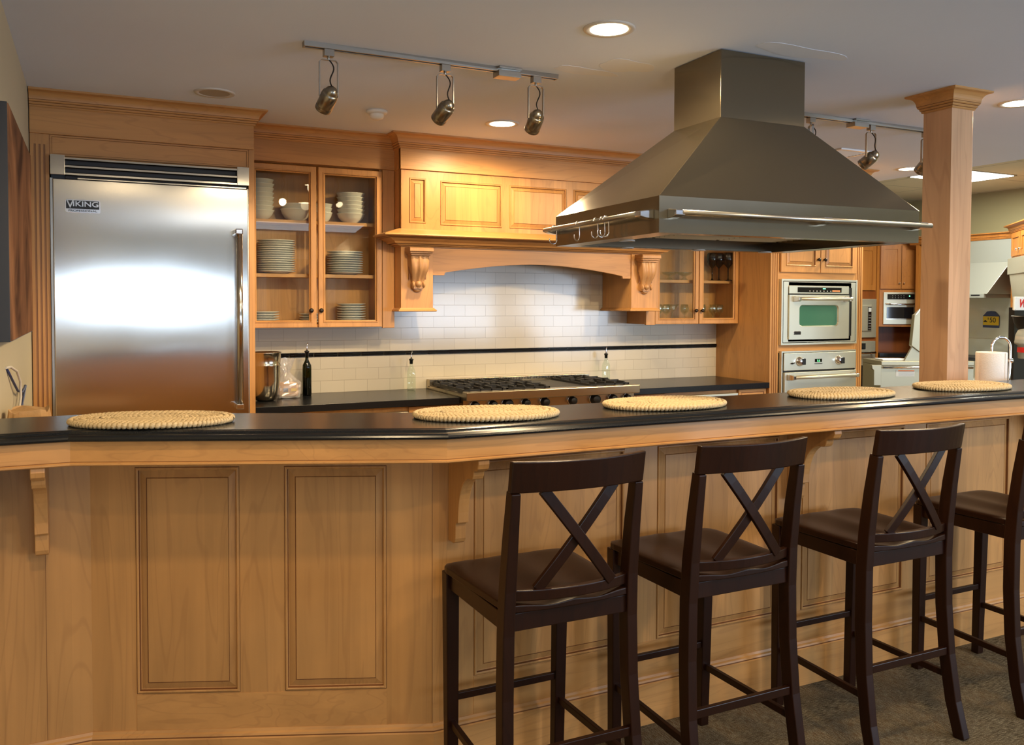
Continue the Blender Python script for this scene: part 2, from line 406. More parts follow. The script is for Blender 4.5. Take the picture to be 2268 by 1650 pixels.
def copy_tree(o, parent=None):
    c = o.copy(); C.objects.link(c)
    if parent is not None: c.parent = parent; c.matrix_parent_inverse = o.matrix_parent_inverse.copy()
    for ch in o.children: copy_tree(ch, c)
    return c
def text(s_, size, M, mat, parent, name='lettering', depth=.0006, bold=0, shear=0, align='CENTER', xs=1.0):
    cu = bpy.data.curves.new('t', 'FONT'); cu.body = s_; cu.size = size; cu.extrude = depth; cu.offset = bold; cu.shear = shear
    cu.align_x = align; cu.align_y = 'CENTER'
    to = bpy.data.objects.new('t', cu); C.objects.link(to); bpy.context.view_layer.update()
    me = bpy.data.meshes.new_from_object(to.evaluated_get(bpy.context.evaluated_depsgraph_get()))
    bpy.data.objects.remove(to); off = WORLD[parent.name]
    for v in me.vertices:
        p = M @ Vector((v.co.x*xs, v.co.y, v.co.z)); v.co = p-off
    me.materials.clear(); me.materials.append(MATS[mat]); me.name = name
    o = bpy.data.objects.new(name, me); C.objects.link(o); o.parent = parent; WORLD[o.name] = off
    return o
FACE = lambda x, y, z: Matrix.Translation((x, y, z)) @ Matrix.Rotation(R(90), 4, 'X')   # lettering on a face towards -y
def frame_at(ox, oy, ang):     # local x along the face, local y into it
    return Matrix.Translation((ox, oy, 0)) @ Matrix.Rotation(R(ang), 4, 'Z')

CEIL = 2.52
def crown_prof(z_top, h, p):
    """cove crown seen in the room: profile out/z from bottom to top"""
    z0 = z_top-h
    pr = [(0, z0), (.005, z0), (.008, z0+.004), (.008, z0+.009), (.011, z0+.011), (.014, z0+.015), (.014, z0+.021), (.018, z0+.023), (.022, z0+.027), (.022, z0+.032)]
    n = 7
    for i in range(n+1):
        a = i/n*PI/2
        pr.append((.024+(p-.032)*(1-math.cos(a)), z0+.034+(h-.046)*math.sin(a)))
    pr += [(p-.004, z_top-.011), (p, z_top-.009), (p, z_top), (-.02, z_top)]
    return pr

def crown(path, z_top, h, p, parent, mats=('maple_h', 'glaze'), loc=None, M=None, name='crown_moulding'):
    mb = MB(M); pr = crown_prof(z_top, h, p)
    mis = [0]*(len(pr)-1); mis[3] = 1; mis[6] = 1; mis[9] = 1
    mb.sweep(path, pr, mis=mis); return mb.build(name, list(mats), parent, loc=loc, local=M is not None and False)

def raised_panel(mb, x0, x1, z0, z1, y, out=.0, bead=True):
    """opening in a face at y with glazed bead, sloped field edge and flat field"""
    st = [(0, -.001), (.0012, -.001), (.003, .004), (.007, .005), (.010, .003), (.0115, -.006), (.013, -.007), (.033, .0), (.0345, -.002), (.036, .001)] if bead else [(0, 0), (.004, -.004), (.02, 0)]
    mis = [1, 0, 0, 0, 1, 0, 0, 1, 0] if bead else [1, 0]
    mb.rings(x0, x1, z0, z1, y, st, True, mis)

def face_with_holes(mb, x0, x1, z0, z1, y, holes, depth=.02, mi=0):
    """flat board face at y with rectangular holes (list of x0,x1,z0,z1 sorted by x, not overlapping in x)"""
    xs = x0
    for hx0, hx1, hz0, hz1 in holes:
        mb.add([(xs, y, z0), (hx0, y, z0), (hx0, y, z1), (xs, y, z1)], [(0, 1, 2, 3)], mi)
        mb.add([(hx0, y, z0), (hx1, y, z0), (hx1, y, hz0), (hx0, y, hz0)], [(0, 1, 2, 3)], mi)
        mb.add([(hx0, y, hz1), (hx1, y, hz1), (hx1, y, z1), (hx0, y, z1)], [(0, 1, 2, 3)], mi)
        xs = hx1
    mb.add([(xs, y, z0), (x1, y, z0), (x1, y, z1), (xs, y, z1)], [(0, 1, 2, 3)], mi)

def knob_mb(x, y, z, r=.014, M=None):
    mb = MB(M); q = Matrix.Rotation(R(90), 3, 'X')
    mb.lathe([(.006, 0), (.006, .008), (r*.75, .012), (r, .018), (r*.92, .024), (r*.5, .028), (0, .029)], (x, y, z), 18, 0, q)
    return mb

# ================================================================== ROOM
b_ = MB(); b_.box(-.27, 12, -3, 2.60, -.05, 0); structure(b_.build('floor', 'carpet'))
b_ = MB(); b_.box(-.27, 12, 2.60, 9, -.05, 0); structure(b_.build('floor', 'tile_floor'))
b_ = MB(); b_.box(-.27, 5.95, -3, 9, CEIL, CEIL+.2); structure(b_.build('ceiling', 'ceiling_daylight_tint'))
b_ = MB(); b_.box(5.95, 12, -3, 9, 2.72, 2.9); structure(b_.build('ceiling', 'ceiling_tile'))
b_ = MB(); b_.box(-.40, -.27, -3, 9, -.05, 2.9); structure(b_.build('wall_left', 'wall_paint'))
b_ = MB(); b_.box(-.27, 5.45, 5.475, 5.60, -.05, 2.6); structure(b_.build('wall_back', 'wall_paint'))
b_ = MB(); b_.box(5.40, 12, 7.95, 8.1, -.05, 2.9); structure(b_.build('wall_back', 'far_paint'))
b_ = MB(); b_.box(8.86, 9.0, -3, 8, -.05, 2.9); structure(b_.build('wall_right', 'far_paint'))
# wall behind the photographer with a small window and large ones added for cool fill
b_ = MB(); holes = [(-.15, 1.35, 1.32, 1.78), (4.7, 6.5, .7, 1.74), (6.9, 8.7, .7, 1.74)]
face_with_holes(b_, -.27, 9, 0, 2.9, -3.0, [(max(h[0], -.2), h[1], h[2], h[3]) for h in holes]); structure(b_.build('wall_front', 'rear_paint'))
for i, (h0, h1, h2, h3) in enumerate(holes):
    h0 = max(h0, -.2); b_ = MB()
    for a in ((h0-.08, h0, h2-.08, h3+.08), (h1, h1+.08, h2-.08, h3+.08), (h0, h1, h2-.08, h2), (h0, h1, h3, h3+.08), ((h0+h1)/2-.02, (h0+h1)/2+.02, h2, h3)):
        b_.box(a[0], a[1], -3.02, -2.965, a[2], a[3])
    structure(b_.build('window_%d' % (i+1), 'white_paint'))  # large frames belong to the windows added as fill

b_ = MB()
for a in ((2.25, 2.37, 0, 2.15), (3.30, 3.42, 0, 2.15), (2.25, 3.42, 2.15, 2.27)): b_.box(a[0], a[1], -3.0, -2.96, a[2], a[3])
structure(b_.build('trim_1', 'white_paint'))
b_ = MB(); b_.box(2.37, 3.30, -3.0, -2.975, 0, 2.15); structure(b_.build('door_1', 'tile_floor'))
# ceiling patches around the duct (old plaster repairs)
b_ = MB()
for cx, cy, ax, ay in ((2.10, 3.20, .13, .09), (2.62, 2.70, .24, .06), (1.98, 3.35, .16, .05)):
    n = 26; pts = []
    for k in range(n):
        a = 2*PI*k/n; rr = 1+.12*math.sin(3*a+cx)+.08*math.sin(5*a)
        pts.append((cx+ax*rr*math.cos(a), cy+ay*rr*math.sin(a)))
    b_.prism(pts, 'z', CEIL-.0012, CEIL)
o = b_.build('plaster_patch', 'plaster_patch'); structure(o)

# ================================================================== REFRIGERATOR CABINET
FY = 4.855
rc = thing('refrigerator_cabinet', 'tall maple surround with fluted pilaster and crown moulding around the steel refrigerator', 'cabinet', (.26, 5.1, 0))
b_ = MB(); b_.box(.768, .798, FY, 5.46, 0, 2.455); b_.build('side_panel', 'maple_v', rc, bevel=.0015)
b_ = MB(); b_.box(-.265, -.238, FY+.031, 5.46, 0, 2.45); b_.build('side_panel', 'maple_v', rc)
# fluted pilaster: flutes are real grooves
def fluted(mb, x0, x1, z0, z1, y, n, top, r=.0048):
    w_ = x1-x0; pitch = w_/(n+1) if n > 2 else w_/3.4; c0 = (x0+x1)/2-(n-1)*pitch/2
    mb.box(x0, x1, y+.006, y+.03, z0, z1)
    edges = [x0]+[c0+i*pitch+s_*r for i in range(n) for s_ in (-1, 1)]+[x1]
    for i in range(0, len(edges), 2): mb.box(edges[i], edges[i+1], y-.0, y+.007, z0, top)
    mb.box(x0, x1, y, y+.007, top, z1)
    for i in range(n):
        c = c0+i*pitch
        mb.box(c-r, c+r, y+.0045, y+.0058, z0, top, 1)
b_ = MB(); fluted(b_, -.266, -.184, 0, 2.312, FY, 3, 2.262); b_.build('fluted_pilaster', ['maple_v', 'groove_wood'], rc)
b_ = MB(); b_.box(-.266, .795, FY-.018, FY+.012, 2.312, 2.47); b_.build('frieze', 'maple_h', rc, bevel=.0015)
b_ = MB(); b_.box(-.184, .770, FY+.006, FY+.03, 2.212, 2.313)
b_.rings(-.178, .766, 2.214, 2.309, FY+.004, [(0, -.004), (0, .004), (.006, .004), (.008, .001), (.012, .001)], True, [0, 0, 1, 0])
b_.build('top_panel', ['maple_h', 'glaze'], rc)
crown([(-.266, FY-.018), (.795, FY-.018), (.795, 5.18)], CEIL, .082, .064, rc)

# refrigerator
rf = thing('refrigerator', 'stainless steel built-in refrigerator with louvred grille and long bar handle', 'refrigerator', (.295, 5.1, 0))
b_ = MB(); b_.box(-.178, .764, FY+.03, 5.45, .02, 2.20); b_.build('cabinet_body', 'black', rf)
b_ = MB(); b_.box(-.181, -.170, FY-.005, FY+.04, .05, 2.10); b_.box(.760, .766, FY-.005, FY+.04, .05, 2.10); b_.build('side_trim', 'satin_nickel', rf)
b_ = MB(); b_.box(-.168, .758, FY-.030, FY+.028, .12, 2.094); b_.build('door', 'steel', rf, bevel=.003)
b_ = MB(); b_.box(-.168, .758, FY-.01, FY+.03, .03, .11); b_.build('kick_plate', 'steel', rf)
gr = MB(); gr.box(-.179, -.114, FY-.034, FY+.02, 2.114, 2.212); gr.box(.704, .766, FY-.034, FY+.02, 2.114, 2.212)
gr.box(-.114, .704, FY+.010, FY+.03, 2.10, 2.212, 1); gr.box(-.06, .755, FY-.012, FY+.02, 2.098, 2.106)
g_ = gr.build('grille', ['steel', 'black'], rf, bevel=.0015)
for z in (2.198, 2.159, 2.122):
    b_ = MB(); b_.prism([(FY-.030, z-.006), (FY-.022, z-.010), (FY+.004, z-.004), (FY+.004, z+.006), (FY-.020, z+.008), (FY-.030, z+.003)], 'x', -.114, .704)
    b_.build('louvre', 'steel', g_)
b_ = MB(); b_.cyl((.706, FY-.092, .93), (.706, FY-.092, 1.87), .0155, seg=24); h_ = b_.build('handle', 'steel', rf)
for z in (.935, 1.862):
    b_ = MB(); b_.box(.683, .722, FY-.108, FY-.028, z-.016, z+.014); b_.build('handle_bracket', 'chrome', h_, bevel=.005)
def badge(x0, x1, z0, z1, y, parent, small=False):
    b_ = MB(); n = 5; r_ = (z1-z0)*.14; pts = []
    for cx, cz, a0 in ((x1-r_, z1-r_, 0), (x0+r_, z1-r_, 90), (x0+r_, z0+r_, 180), (x1-r_, z0+r_, 270)):
        for i in range(n): a = R(a0+90*i/(n-1)); pts.append((cx+r_*math.cos(a), cz+r_*math.sin(a)))
    b_.prism(pts, 'y', y-.004, y); bd = b_.build('badge', 'chrome', parent, bevel=.0008)
    b_ = MB(); b_.box(x0+.005, x1-.005, y-.0048, y-.003, z0+(z1-z0)*.30, z1-.005); b_.build('badge_field', 'black', bd)
    cx = (x0+x1)/2; hz = z1-z0
    text('V', hz*.80, FACE(cx-(x1-x0)*.355, y-.005, z0+hz*.615), 'chrome', bd, bold=.0006)
    text('IKING', hz*.56, FACE(cx+(x1-x0)*.085, y-.005, z0+hz*.655), 'chrome', bd, bold=.0006, xs=1.22)
    if not small: text('PROFESSIONAL', hz*.20, FACE(cx, y-.0044, z0+hz*.15), 'black', bd, xs=1.45, bold=.0002)
badge(-.116, .042, 1.930, 1.995, FY-.030, rf)

# ================================================================== LEFT GLASS CABINET
UY = 5.20; UB = 1.338
def glass_door(parent, x0, x1, z0, z1, y, knob_x, knob_z, fr=.043):
    b_ = MB()
    b_.rings(x0, x1, z0, z1, y, [(0, -.020), (0, -.002), (.003, 0), (.007, .0), (fr-.016, .0), (fr-.013, .003), (fr-.009, .003), (fr-.007, -.003), (fr, -.008), (fr, -.020)], False,
             [0, 0, 0, 0, 0, 0, 1, 0, 0])
    b_.rings(x0, x1, z0, z1, y, [(0, -.020), (fr, -.020)], False)
    d = b_.build('door', ['maple_v', 'glaze'], parent)
    b_ = MB(); b_.box(x0+fr-.004, x1-fr+.004, y+.010, y+.013, z0+fr-.004, z1-fr+.004); b_.build('glass_pane', 'pane', d)
    knob_mb(knob_x, y, knob_z).build('knob', 'bronze', d)
    return d
def cab_shell(parent, x0, x1, y0, y1, z0, z1, shelves, t=.018, shelf_x=None):
    b_ = MB(); b_.box(x0, x0+t, y0, y1, z0, z1); b_.box(x1-t, x1, y0, y1, z0, z1)
    b_.box(x0+t, x1-t, y0, y1, z0, z0+t); b_.box(x0+t, x1-t, y0, y1, z1-t, z1); b_.box(x0+t, x1-t, y1-.008, y1, z0+t, z1-t)
    b_.build('carcass', 'maple_v', parent)
    for z in shelves:
        b_ = MB(); b_.box(x0+t+.001, x1-t-.001, y0+.035, y1-.010, z-.021, z); b_.build('shelf', 'maple_h', parent, bevel=.001)
gc = thing('glass_door_cabinet', 'maple wall cabinet with two glass doors holding white plates and bowls', 'cabinet', (1.25, 5.3, 1.338))
cab_shell(gc, .80, 1.630, UY+.021, 5.46, UB, 2.33, (1.660, 1.982))
glass_door(gc, .822, 1.216, UB, 2.300, UY, 1.180, 1.440)
glass_door(gc, 1.228, 1.624, UB, 2.300, UY, 1.240, 1.440)
b_ = MB(); b_.box(1.627, 1.704, UY, UY+.02, UB-.006, 2.312); b_.build('filler_stile', 'maple_v', gc, bevel=.0015)
b_ = MB(); b_.box(.80, .819, UY+.001, UY+.02, UB, 2.312); b_.build('filler_stile', 'maple_v', gc, bevel=.0015)
b_ = MB(); b_.box(.80, 1.704, UY-.012, UY+.018, 2.313, 2.47); b_.build('frieze', 'maple_h', gc, bevel=.0015)
crown([(.80, UY-.012), (1.703, UY-.012)], CEIL, .082, .064, gc)

# crockery
def plate_mb(r):
    b_ = MB(); b_.lathe([(0, .002), (r*.55, .002), (r*.58, 0), (r*.62, .002), (r*.72, .006), (r*.97, .012), (r, .0145), (r*.985, .0165), (r*.95, .0155), (r*.7, .009), (r*.6, .0055), (0, .005)], (0, 0, 0), 36, cap=False); return b_
def bowl_mb(r, h):
    b_ = MB(); b_.lathe([(0, 0), (r*.45, 0), (r*.48, .004), (r*.70, h*.25), (r*.88, h*.6), (r*.97, h*.92), (r*1.02, h), (r*.985, h), (r*.93, h*.9), (r*.83, h*.55), (r*.62, h*.25), (r*.3, .010), (0, .008)], (0, 0, 0), 36, cap=False); return b_
def stack(kind, mb, x, y, z, n, dz, where, group, jit=.0015, top_adj='', sizes=None):
    ords = ['bottom', 'second', 'third', 'fourth', 'fifth', 'sixth', 'seventh', 'eighth', 'ninth', 'tenth', 'eleventh', 'twelfth', 'thirteenth', 'fourteenth', 'fifteenth']
    src = None
    for i in range(n):
        if src is None: src = mb.build(kind, 'porcelain', loc=(0, 0, 0)); o = src
        else: o = src.copy(); C.objects.link(o)
        k = 1.0
        o.location = (x+random.uniform(-jit, jit), y+random.uniform(-jit, jit), z+i*dz); o.rotation_euler = (0, 0, random.uniform(0, 6))
        pos = 'topmost' if i == n-1 else ('bottom' if i == 0 else ords[i]+' from bottom')
        nm = 'plate' if 'plate' in kind else 'bowl'
        tag(o, 'white %s, %s in stack %s' % (nm, pos, where), nm, group)
SY = 5.345
stack('bowl', bowl_mb(.078, .056), .916, SY, 1.983, 8, .0262, 'at top shelf left end', 'white bowls in the left tall stack')
stack('bowl', bowl_mb(.094, .072), 1.125, SY, 1.983, 2, .030, 'mid top shelf', 'white bowls in the low middle stack')
stack('bowl', bowl_mb(.062, .060), 1.285, SY, 1.983, 3, .026, 'just left of tall bowl stack', 'white cups in the short stack')
stack('bowl', bowl_mb(.087, .060), 1.466, SY, 1.983, 6, .0255, 'on right door top shelf', 'white bowls in the right tall stack')
stack('dinner_plate', plate_mb(.112), 1.003, SY-.02, 1.661, 15, .0131, 'behind left door, middle shelf', 'plates in the left middle stack')
stack('dinner_plate', plate_mb(.112), 1.425, SY-.012, 1.661, 10, .0142, 'behind right door, middle shelf', 'plates in the right middle stack')
stack('side_plate', plate_mb(.092), .930, SY, 1.357, 5, .0150, 'behind left door, cabinet bottom', 'small plates in the lower left stack')
stack('side_plate', plate_mb(.075), 1.215, SY, 1.357, 4, .0160, 'behind centre stiles, cabinet bottom', 'small plates in the lower middle stack')
stack('side_plate', plate_mb(.090), 1.468, SY, 1.357, 8, .0155, 'behind right door, cabinet bottom', 'small plates in the lower right stack')

# ================================================================== MANTEL HOOD (wooden range hood surround)
MY = 5.08
mh = thing('mantel_hood', 'maple mantel range hood surround with carved corbels and arched valance over the cooktop', 'range hood', (2.65, 5.25, 1.434))
b_ = MB(); b_.box(1.706, 3.604, MY+.02, 5.46, 1.95, 2.46)
hol = [(1.759, 1.868, 1.979, 2.257), (1.964, 2.389, 1.973, 2.252), (2.442, 2.867, 1.973, 2.252), (2.920, 3.345, 1.973, 2.252), (3.442, 3.551, 1.979, 2.257)]
face_with_holes(b_, 1.706, 3.604, 1.938, 2.305, MY, hol)
for h in hol: raised_panel(b_, *h, MY)
b_.box(1.706, 1.708, MY, MY+.03, 1.938, 2.305); b_.build('panelled_front', ['maple_b', 'glaze'], mh)
b_ = MB(); b_.box(1.700, 3.610, MY-.014, MY+.02, 2.306, 2.46); b_.box(1.700, 1.712, MY, 5.19, 2.306, 2.46); b_.build('frieze', 'maple_h', mh, bevel=.0015)
crown([(1.700, 5.19), (1.700, MY-.014), (3.610, MY-.014), (3.610, 5.46)], CEIL, .088, .068, mh)
# mantel shelf moulding
pr = [(0, 1.835), (.012, 1.835), (.016, 1.840), (.030, 1.842), (.034, 1.848), (.050, 1.850), (.056, 1.856), (.060, 1.862), (.075, 1.868), (.098, 1.880), (.104, 1.884), (.120, 1.885), (.126, 1.889), (.142, 1.891), (.146, 1.896), (.142, 1.902), (.02, 1.942), (0, 1.944)]
mis = [0]*(len(pr)-1); mis[2] = 1; mis[4] = 1; mis[9] = 1; mis[11] = 1
b_ = MB(); b_.sweep([(1.706, 5.19), (1.706, MY), (3.604, MY), (3.604, 5.46)], pr, mis=mis); b_.build('mantel_shelf', ['maple_h', 'glaze'], mh)
# pillars
for x0, x1 in ((1.706, 1.9155), (3.390, 3.604)):
    b_ = MB(); b_.box(x0, x1, MY, 5.46, 1.450, 1.94); p_ = b_.build('pillar', 'maple_v', mh, bevel=.0015)
    b_ = MB(); pr = [(0, 1.4335), (.014, 1.4335), (.020, 1.438), (.018, 1.444), (.010, 1.450), (.005, 1.456), (0, 1.457)]
    b_.sweep([(x0, 5.46), (x0, MY), (x1, MY), (x1, 5.46)], pr); b_.box(x0, x1, MY, 5.46, 1.4345, 1.452); b_.build('base_moulding', 'maple_h', p_)
# arched valance
pts = [(1.9155, 1.94), (1.9155, 1.6615), (1.995, 1.6615), (1.9975, 1.676), (2.005, 1.6795)]
for i in range(1, 24):
    t = i/24; x = 2.005+t*(3.315-2.005); pts.append((x, 1.6795+.062*math.sin(PI*t)**.95))
pts += [(3.315, 1.6785), (3.322, 1.676), (3.325, 1.6615), (3.39, 1.6615), (3.39, 1.94)]
b_ = MB(); b_.prism(pts, 'y', MY+.008, MY+.030); b_.build('arched_valance', 'maple_h', mh, bevel=.001)
b_ = MB(); b_.box(1.93, 3.38, MY+.03, 5.455, 1.755, 1.79); b_.build('hood_liner', 'black', mh)
# carved corbels
def carved_corbel(xc):
    b_ = MB(); w_ = .148; zt = 1.832
    # cap: two stepped mouldings
    for (hw, out, za, zb) in ((.076, .098, zt-.032, zt-.004), (.070, .090, zt-.044, zt-.032), (.062, .080, zt-.056, zt-.044)):
        pts = [(MY, zb), (MY-out+.008, zb), (MY-out, zb-.008 if zb-za > .02 else zb-.003), (MY-out, za+.003), (MY-out+.004, za), (MY, za)]
        b_.prism(pts, 'x', xc-hw, xc+hw, smooth=False)
    # S scroll body: loft with a lobed cross section
    ctrl = [(0, .060, .058), (.03, .066, .058), (.06, .068, .056), (.09, .062, .052), (.115, .048, .046), (.14, .034, .040), (.165, .028, .038), (.185, .030, .038), (.20, .030, .036)]
    vs = []; fs = []; nx = 17
    for t, out, hw in ctrl:
        for i in range(nx):
            u = -1+2*i/(nx-1); lobe = .010*math.cos(u*PI*1.5)**2*(1 if abs(u) < .34 else .55)+.003*(1-abs(u))
            vs.append((xc+u*hw, MY-out-lobe, zt-.056-t))
    for r in range(len(ctrl)-1):
        for i in range(nx-1): a = r*nx+i; fs.append((a, a+1, a+nx+1, a+nx))
    b_.add(vs, fs, 0, True)
    for s_ in (-1, 1):
        k = 0 if s_ < 0 else nx-1
        pts = [vs[r*nx+k] for r in range(len(ctrl))]
        for a, c in zip(pts, pts[1:]): b_.add([a, c, (c[0], MY, c[2]), (a[0], MY, a[2])], [(0, 1, 2, 3)])
    # side scroll volutes, ball and tip
    q = Matrix.Rotation(R(90), 3, 'Y')
    for s_ in (-1, 1): b_.lathe([(.0, -.007), (.016, -.007), (.020, -.003), (.020, .003), (.016, .007), (0, .007)], (xc+s_*.034, MY-.030, zt-.232), 18, 0, q)
    b_.lathe([(.021*math.sin(a), .021*math.cos(a)) for a in [PI*i/10 for i in range(11)]], (xc, MY-.032, zt-.228), 18, cap=False)
    b_.box(xc-.030, xc+.030, MY-.036, MY, zt-.256, zt-.248); b_.box(xc-.027, xc+.027, MY-.030, MY, zt-.262, zt-.256)
    b_.lathe([(.024, 0), (.022, -.008), (.014, -.015), (0, -.018)], (xc, MY-.004, zt-.262), 16, cap=True)
    # sunken side frame
    for s_ in (-1, 1): b_.box(xc+s_*.052-.003, xc+s_*.052+.003, MY-.020, MY-.012, zt-.20, zt-.06, 1)
    return b_.build('carved_corbel', ['corbel_wood', 'glaze'], mh, bevel=0)
carved_corbel(1.8075); carved_corbel(3.495)

# ================================================================== RIGHT GLASS CABINET
rg = thing('glass_door_cabinet', 'maple wall cabinet with two glass doors holding stemware beside the oven tower', 'cabinet', (4.03, 5.3, 1.338))
cab_shell(rg, 3.606, 4.449, UY+.021, 5.46, UB, 2.33, (1.664,))
glass_door(rg, 3.680, 4.070, UB, 2.300, UY, 4.036, 1.437)
glass_door(rg, 4.078, 4.446, UB, 2.300, UY, 4.094, 1.437)
b_ = MB(); b_.box(3.600, 3.677, UY, UY+.02, UB-.006, 2.312); b_.build('filler_stile', 'maple_v', rg, bevel=.0015)
b_ = MB(); b_.box(3.606, 4.449, UY-.012, UY+.018, 2.313, 2.47); b_.build('frieze', 'maple_h', rg)
crown([(3.606, UY-.012), (4.449, UY-.012)], CEIL, .082, .064, rg)
def stem(x, z, prof, mat, label, cat='glass', group=None, name='wine_glass', y=5.34):
    b_ = MB(); b_.lathe([(r_, z+h) for r_, h in prof], (x, y, 0), 24, cap=False); o = b_.build(name, mat, loc=(x, y, z)); tag(o, label, cat, group)
    return o
goblet = [(0, 0), (.034, 0), (.034, .003), (.010, .008), (.0045, .020), (.0045, .095), (.012, .105), (.036, .130), (.044, .165), (.040, .200), (.036, .215), (.034, .215), (.038, .198), (.042, .165), (.034, .132), (0, .108)]
stem(4.305, 1.664, goblet, 'goblet_green', 'dark green stemmed goblet, leftmost on the shelf behind the right glass door', name='goblet')
stem(4.362, 1.664, goblet, 'goblet_dark', 'dark purple stemmed goblet, second from left on the shelf, next to the green one', name='goblet', y=5.33)
stem(4.402, 1.664, goblet, 'goblet_dark', 'dark purple stemmed goblet, rightmost on the cabinet shelf', name='goblet', y=5.27)
sherbet = [(0, 0), (.030, 0), (.028, .006), (.012, .018), (.010, .024), (.022, .034), (.050, .044), (.060, .060), (.057, .060), (.046, .048), (0, .032)]
stem(3.905, 1.664, sherbet, 'clear_glass', 'clear footed glass dish, left one on the upper shelf', 'dish', 'glass dishes', 'glass_dish')
stem(4.010, 1.664, sherbet, 'clear_glass', 'clear footed glass dish on the upper shelf near the door stile', 'dish', 'glass dishes', 'glass_dish', y=5.30)
wineg = [(0, 0), (.030, 0), (.030, .002), (.006, .007), (.0035, .014), (.0035, .045), (.012, .052), (.030, .070), (.034, .095), (.027, .125), (.0255, .125), (.032, .095), (.028, .072), (0, .056)]
martini = [(0, 0), (.034, 0), (.034, .002), (.006, .006), (.0035, .014), (.0035, .065), (.052, .125), (.050, .125), (0, .068)]
for x, y, p_, l in ((3.800, 5.33, wineg, 'far left on the cabinet bottom'), (3.862, 5.32, wineg, 'second from left on the cabinet bottom'), (3.925, 5.33, martini, 'wide cone bowl'), (4.030, 5.32, wineg, 'by the centre stile on the cabinet bottom'),
                    (4.190, 5.32, wineg, 'behind the right door knob'), (4.240, 5.38, wineg, 'at the back just right of the right door knob'), (4.300, 5.32, wineg, 'in the middle behind the right door'), (4.370, 5.33, wineg, 'farthest right on the cabinet bottom')):
    nm = 'martini_glass' if p_ is martini else 'wine_glass'
    stem(x, UB+.019, p_, 'clear_glass', 'clear stemmed %s, %s' % (nm.replace('_', ' '), l), 'glass', 'clear stemware in the right cabinet', nm, y)

# ================================================================== OVEN TOWER
TX0, TX1, TY = 4.452, 5.380, 4.86
ot = thing('oven_tower', 'tall maple cabinet with fluted edges around two stacked wall ovens', 'cabinet', (4.92, 5.15, 0))
b_ = MB(); b_.box(TX0+.0005, TX0+.02, TY+.031, 5.47, 0, 2.45); b_.box(TX1-.02, TX1-.0005, TY+.031, 5.47, 0, 2.45)
b_.box(TX0, TX1, 5.44, 5.47, 0, 2.45); b_.box(TX0+.02, TX1-.02, TY+.02, 5.44, .99, 1.0); b_.build('carcass', 'maple_v', ot, bevel=.001)
b_ = MB(); fluted(b_, TX0, 4.532, 0, 2.312, TY, 3, 2.26, .0045); b_.build('fluted_pilaster', ['maple_v', 'groove_wood'], ot)
b_ = MB(); fluted(b_, 5.302, TX1, 0, 2.312, TY, 3, 2.26, .0045); b_.build('fluted_pilaster', ['maple_v', 'groove_wood'], ot)
for z0_, z1_ in ((1.66, 1.725), (1.128, 1.185)):
    b_ = MB(); b_.box(4.532, 5.302, TY+.002, TY+.02, z0_, z1_); b_.build('rail', 'maple_h', ot)
def tower_door(parent, x0, x1, z0, z1, y, kx, kz):
    b_ = MB(); b_.rings(x0, x1, z0, z1, y, [(0, -.02), (0, -.002), (.003, 0), (.045, 0)], False)
    raised_panel(b_, x0+.045, x1-.045, z0+.045, z1-.045, y)
    d = b_.build('door', ['maple_v', 'glaze'], parent); knob_mb(kx, y, kz).build('knob', 'bronze', d)
tower_door(ot, 4.536, 4.919, 1.722, 2.306, TY-.019, 4.890, 1.820)
tower_door(ot, 4.925, 5.298, 1.722, 2.306, TY-.019, 4.952, 1.820)
b_ = MB(); b_.box(TX0-.006, TX1+.006, TY-.014, TY+.02, 2.313, 2.46); b_.build('frieze', 'maple_h', ot)
crown([(TX0-.006, 5.20), (TX0-.006, TY-.014), (TX1+.006, TY-.014), (TX1+.006, 5.47)], CEIL, .082, .066, ot)
b_ = MB(); b_.box(4.532, 5.302, TY, TY+.02, .10, .40); b_.build('lower_drawer', 'maple_h', ot, bevel=.002)

def oven_handle(parent, x0, x1, z, y, r=.0125):
    b_ = MB(); b_.cyl((x0, y-.055, z), (x1, y-.055, z), r, seg=20); h = b_.build('handle', 'steel_oven', parent)
    for x in (x0-.004, x1-.01):
        b_ = MB(); b_.prism([(y, z-.022), (y-.040, z-.020), (y-.066, z-.012), (y-.066, z+.012), (y-.040, z+.018), (y, z+.022)], 'x', x-.016, x+.012); b_.build('handle_bracket', 'chrome', h, bevel=.003)
    return h
so = thing('built_in_oven', 'upper stainless speed oven with small green window and black display', 'oven', (4.9, 5.0, 1.17))
b_ = MB(); OY = TY-.028
b_.rings(4.534, 5.296, 1.186, 1.672, OY, [(0, -.028), (0, 0), (.014, 0), (.015, -.008), (.018, -.008), (.019, 0), (.060, 0)], False, [0, 0, 1, 1, 1, 0])
b_.box(4.60, 5.23, OY, OY+.4, 1.21, 1.65, 1)
b_.build('trim_frame', ['steel_oven', 'black'], so, bevel=.001)
b_ = MB(); b_.rings(4.596, 5.196, 1.226, 1.555, OY-.012, [(0, -.012), (0, 0), (.09, 0)], False)
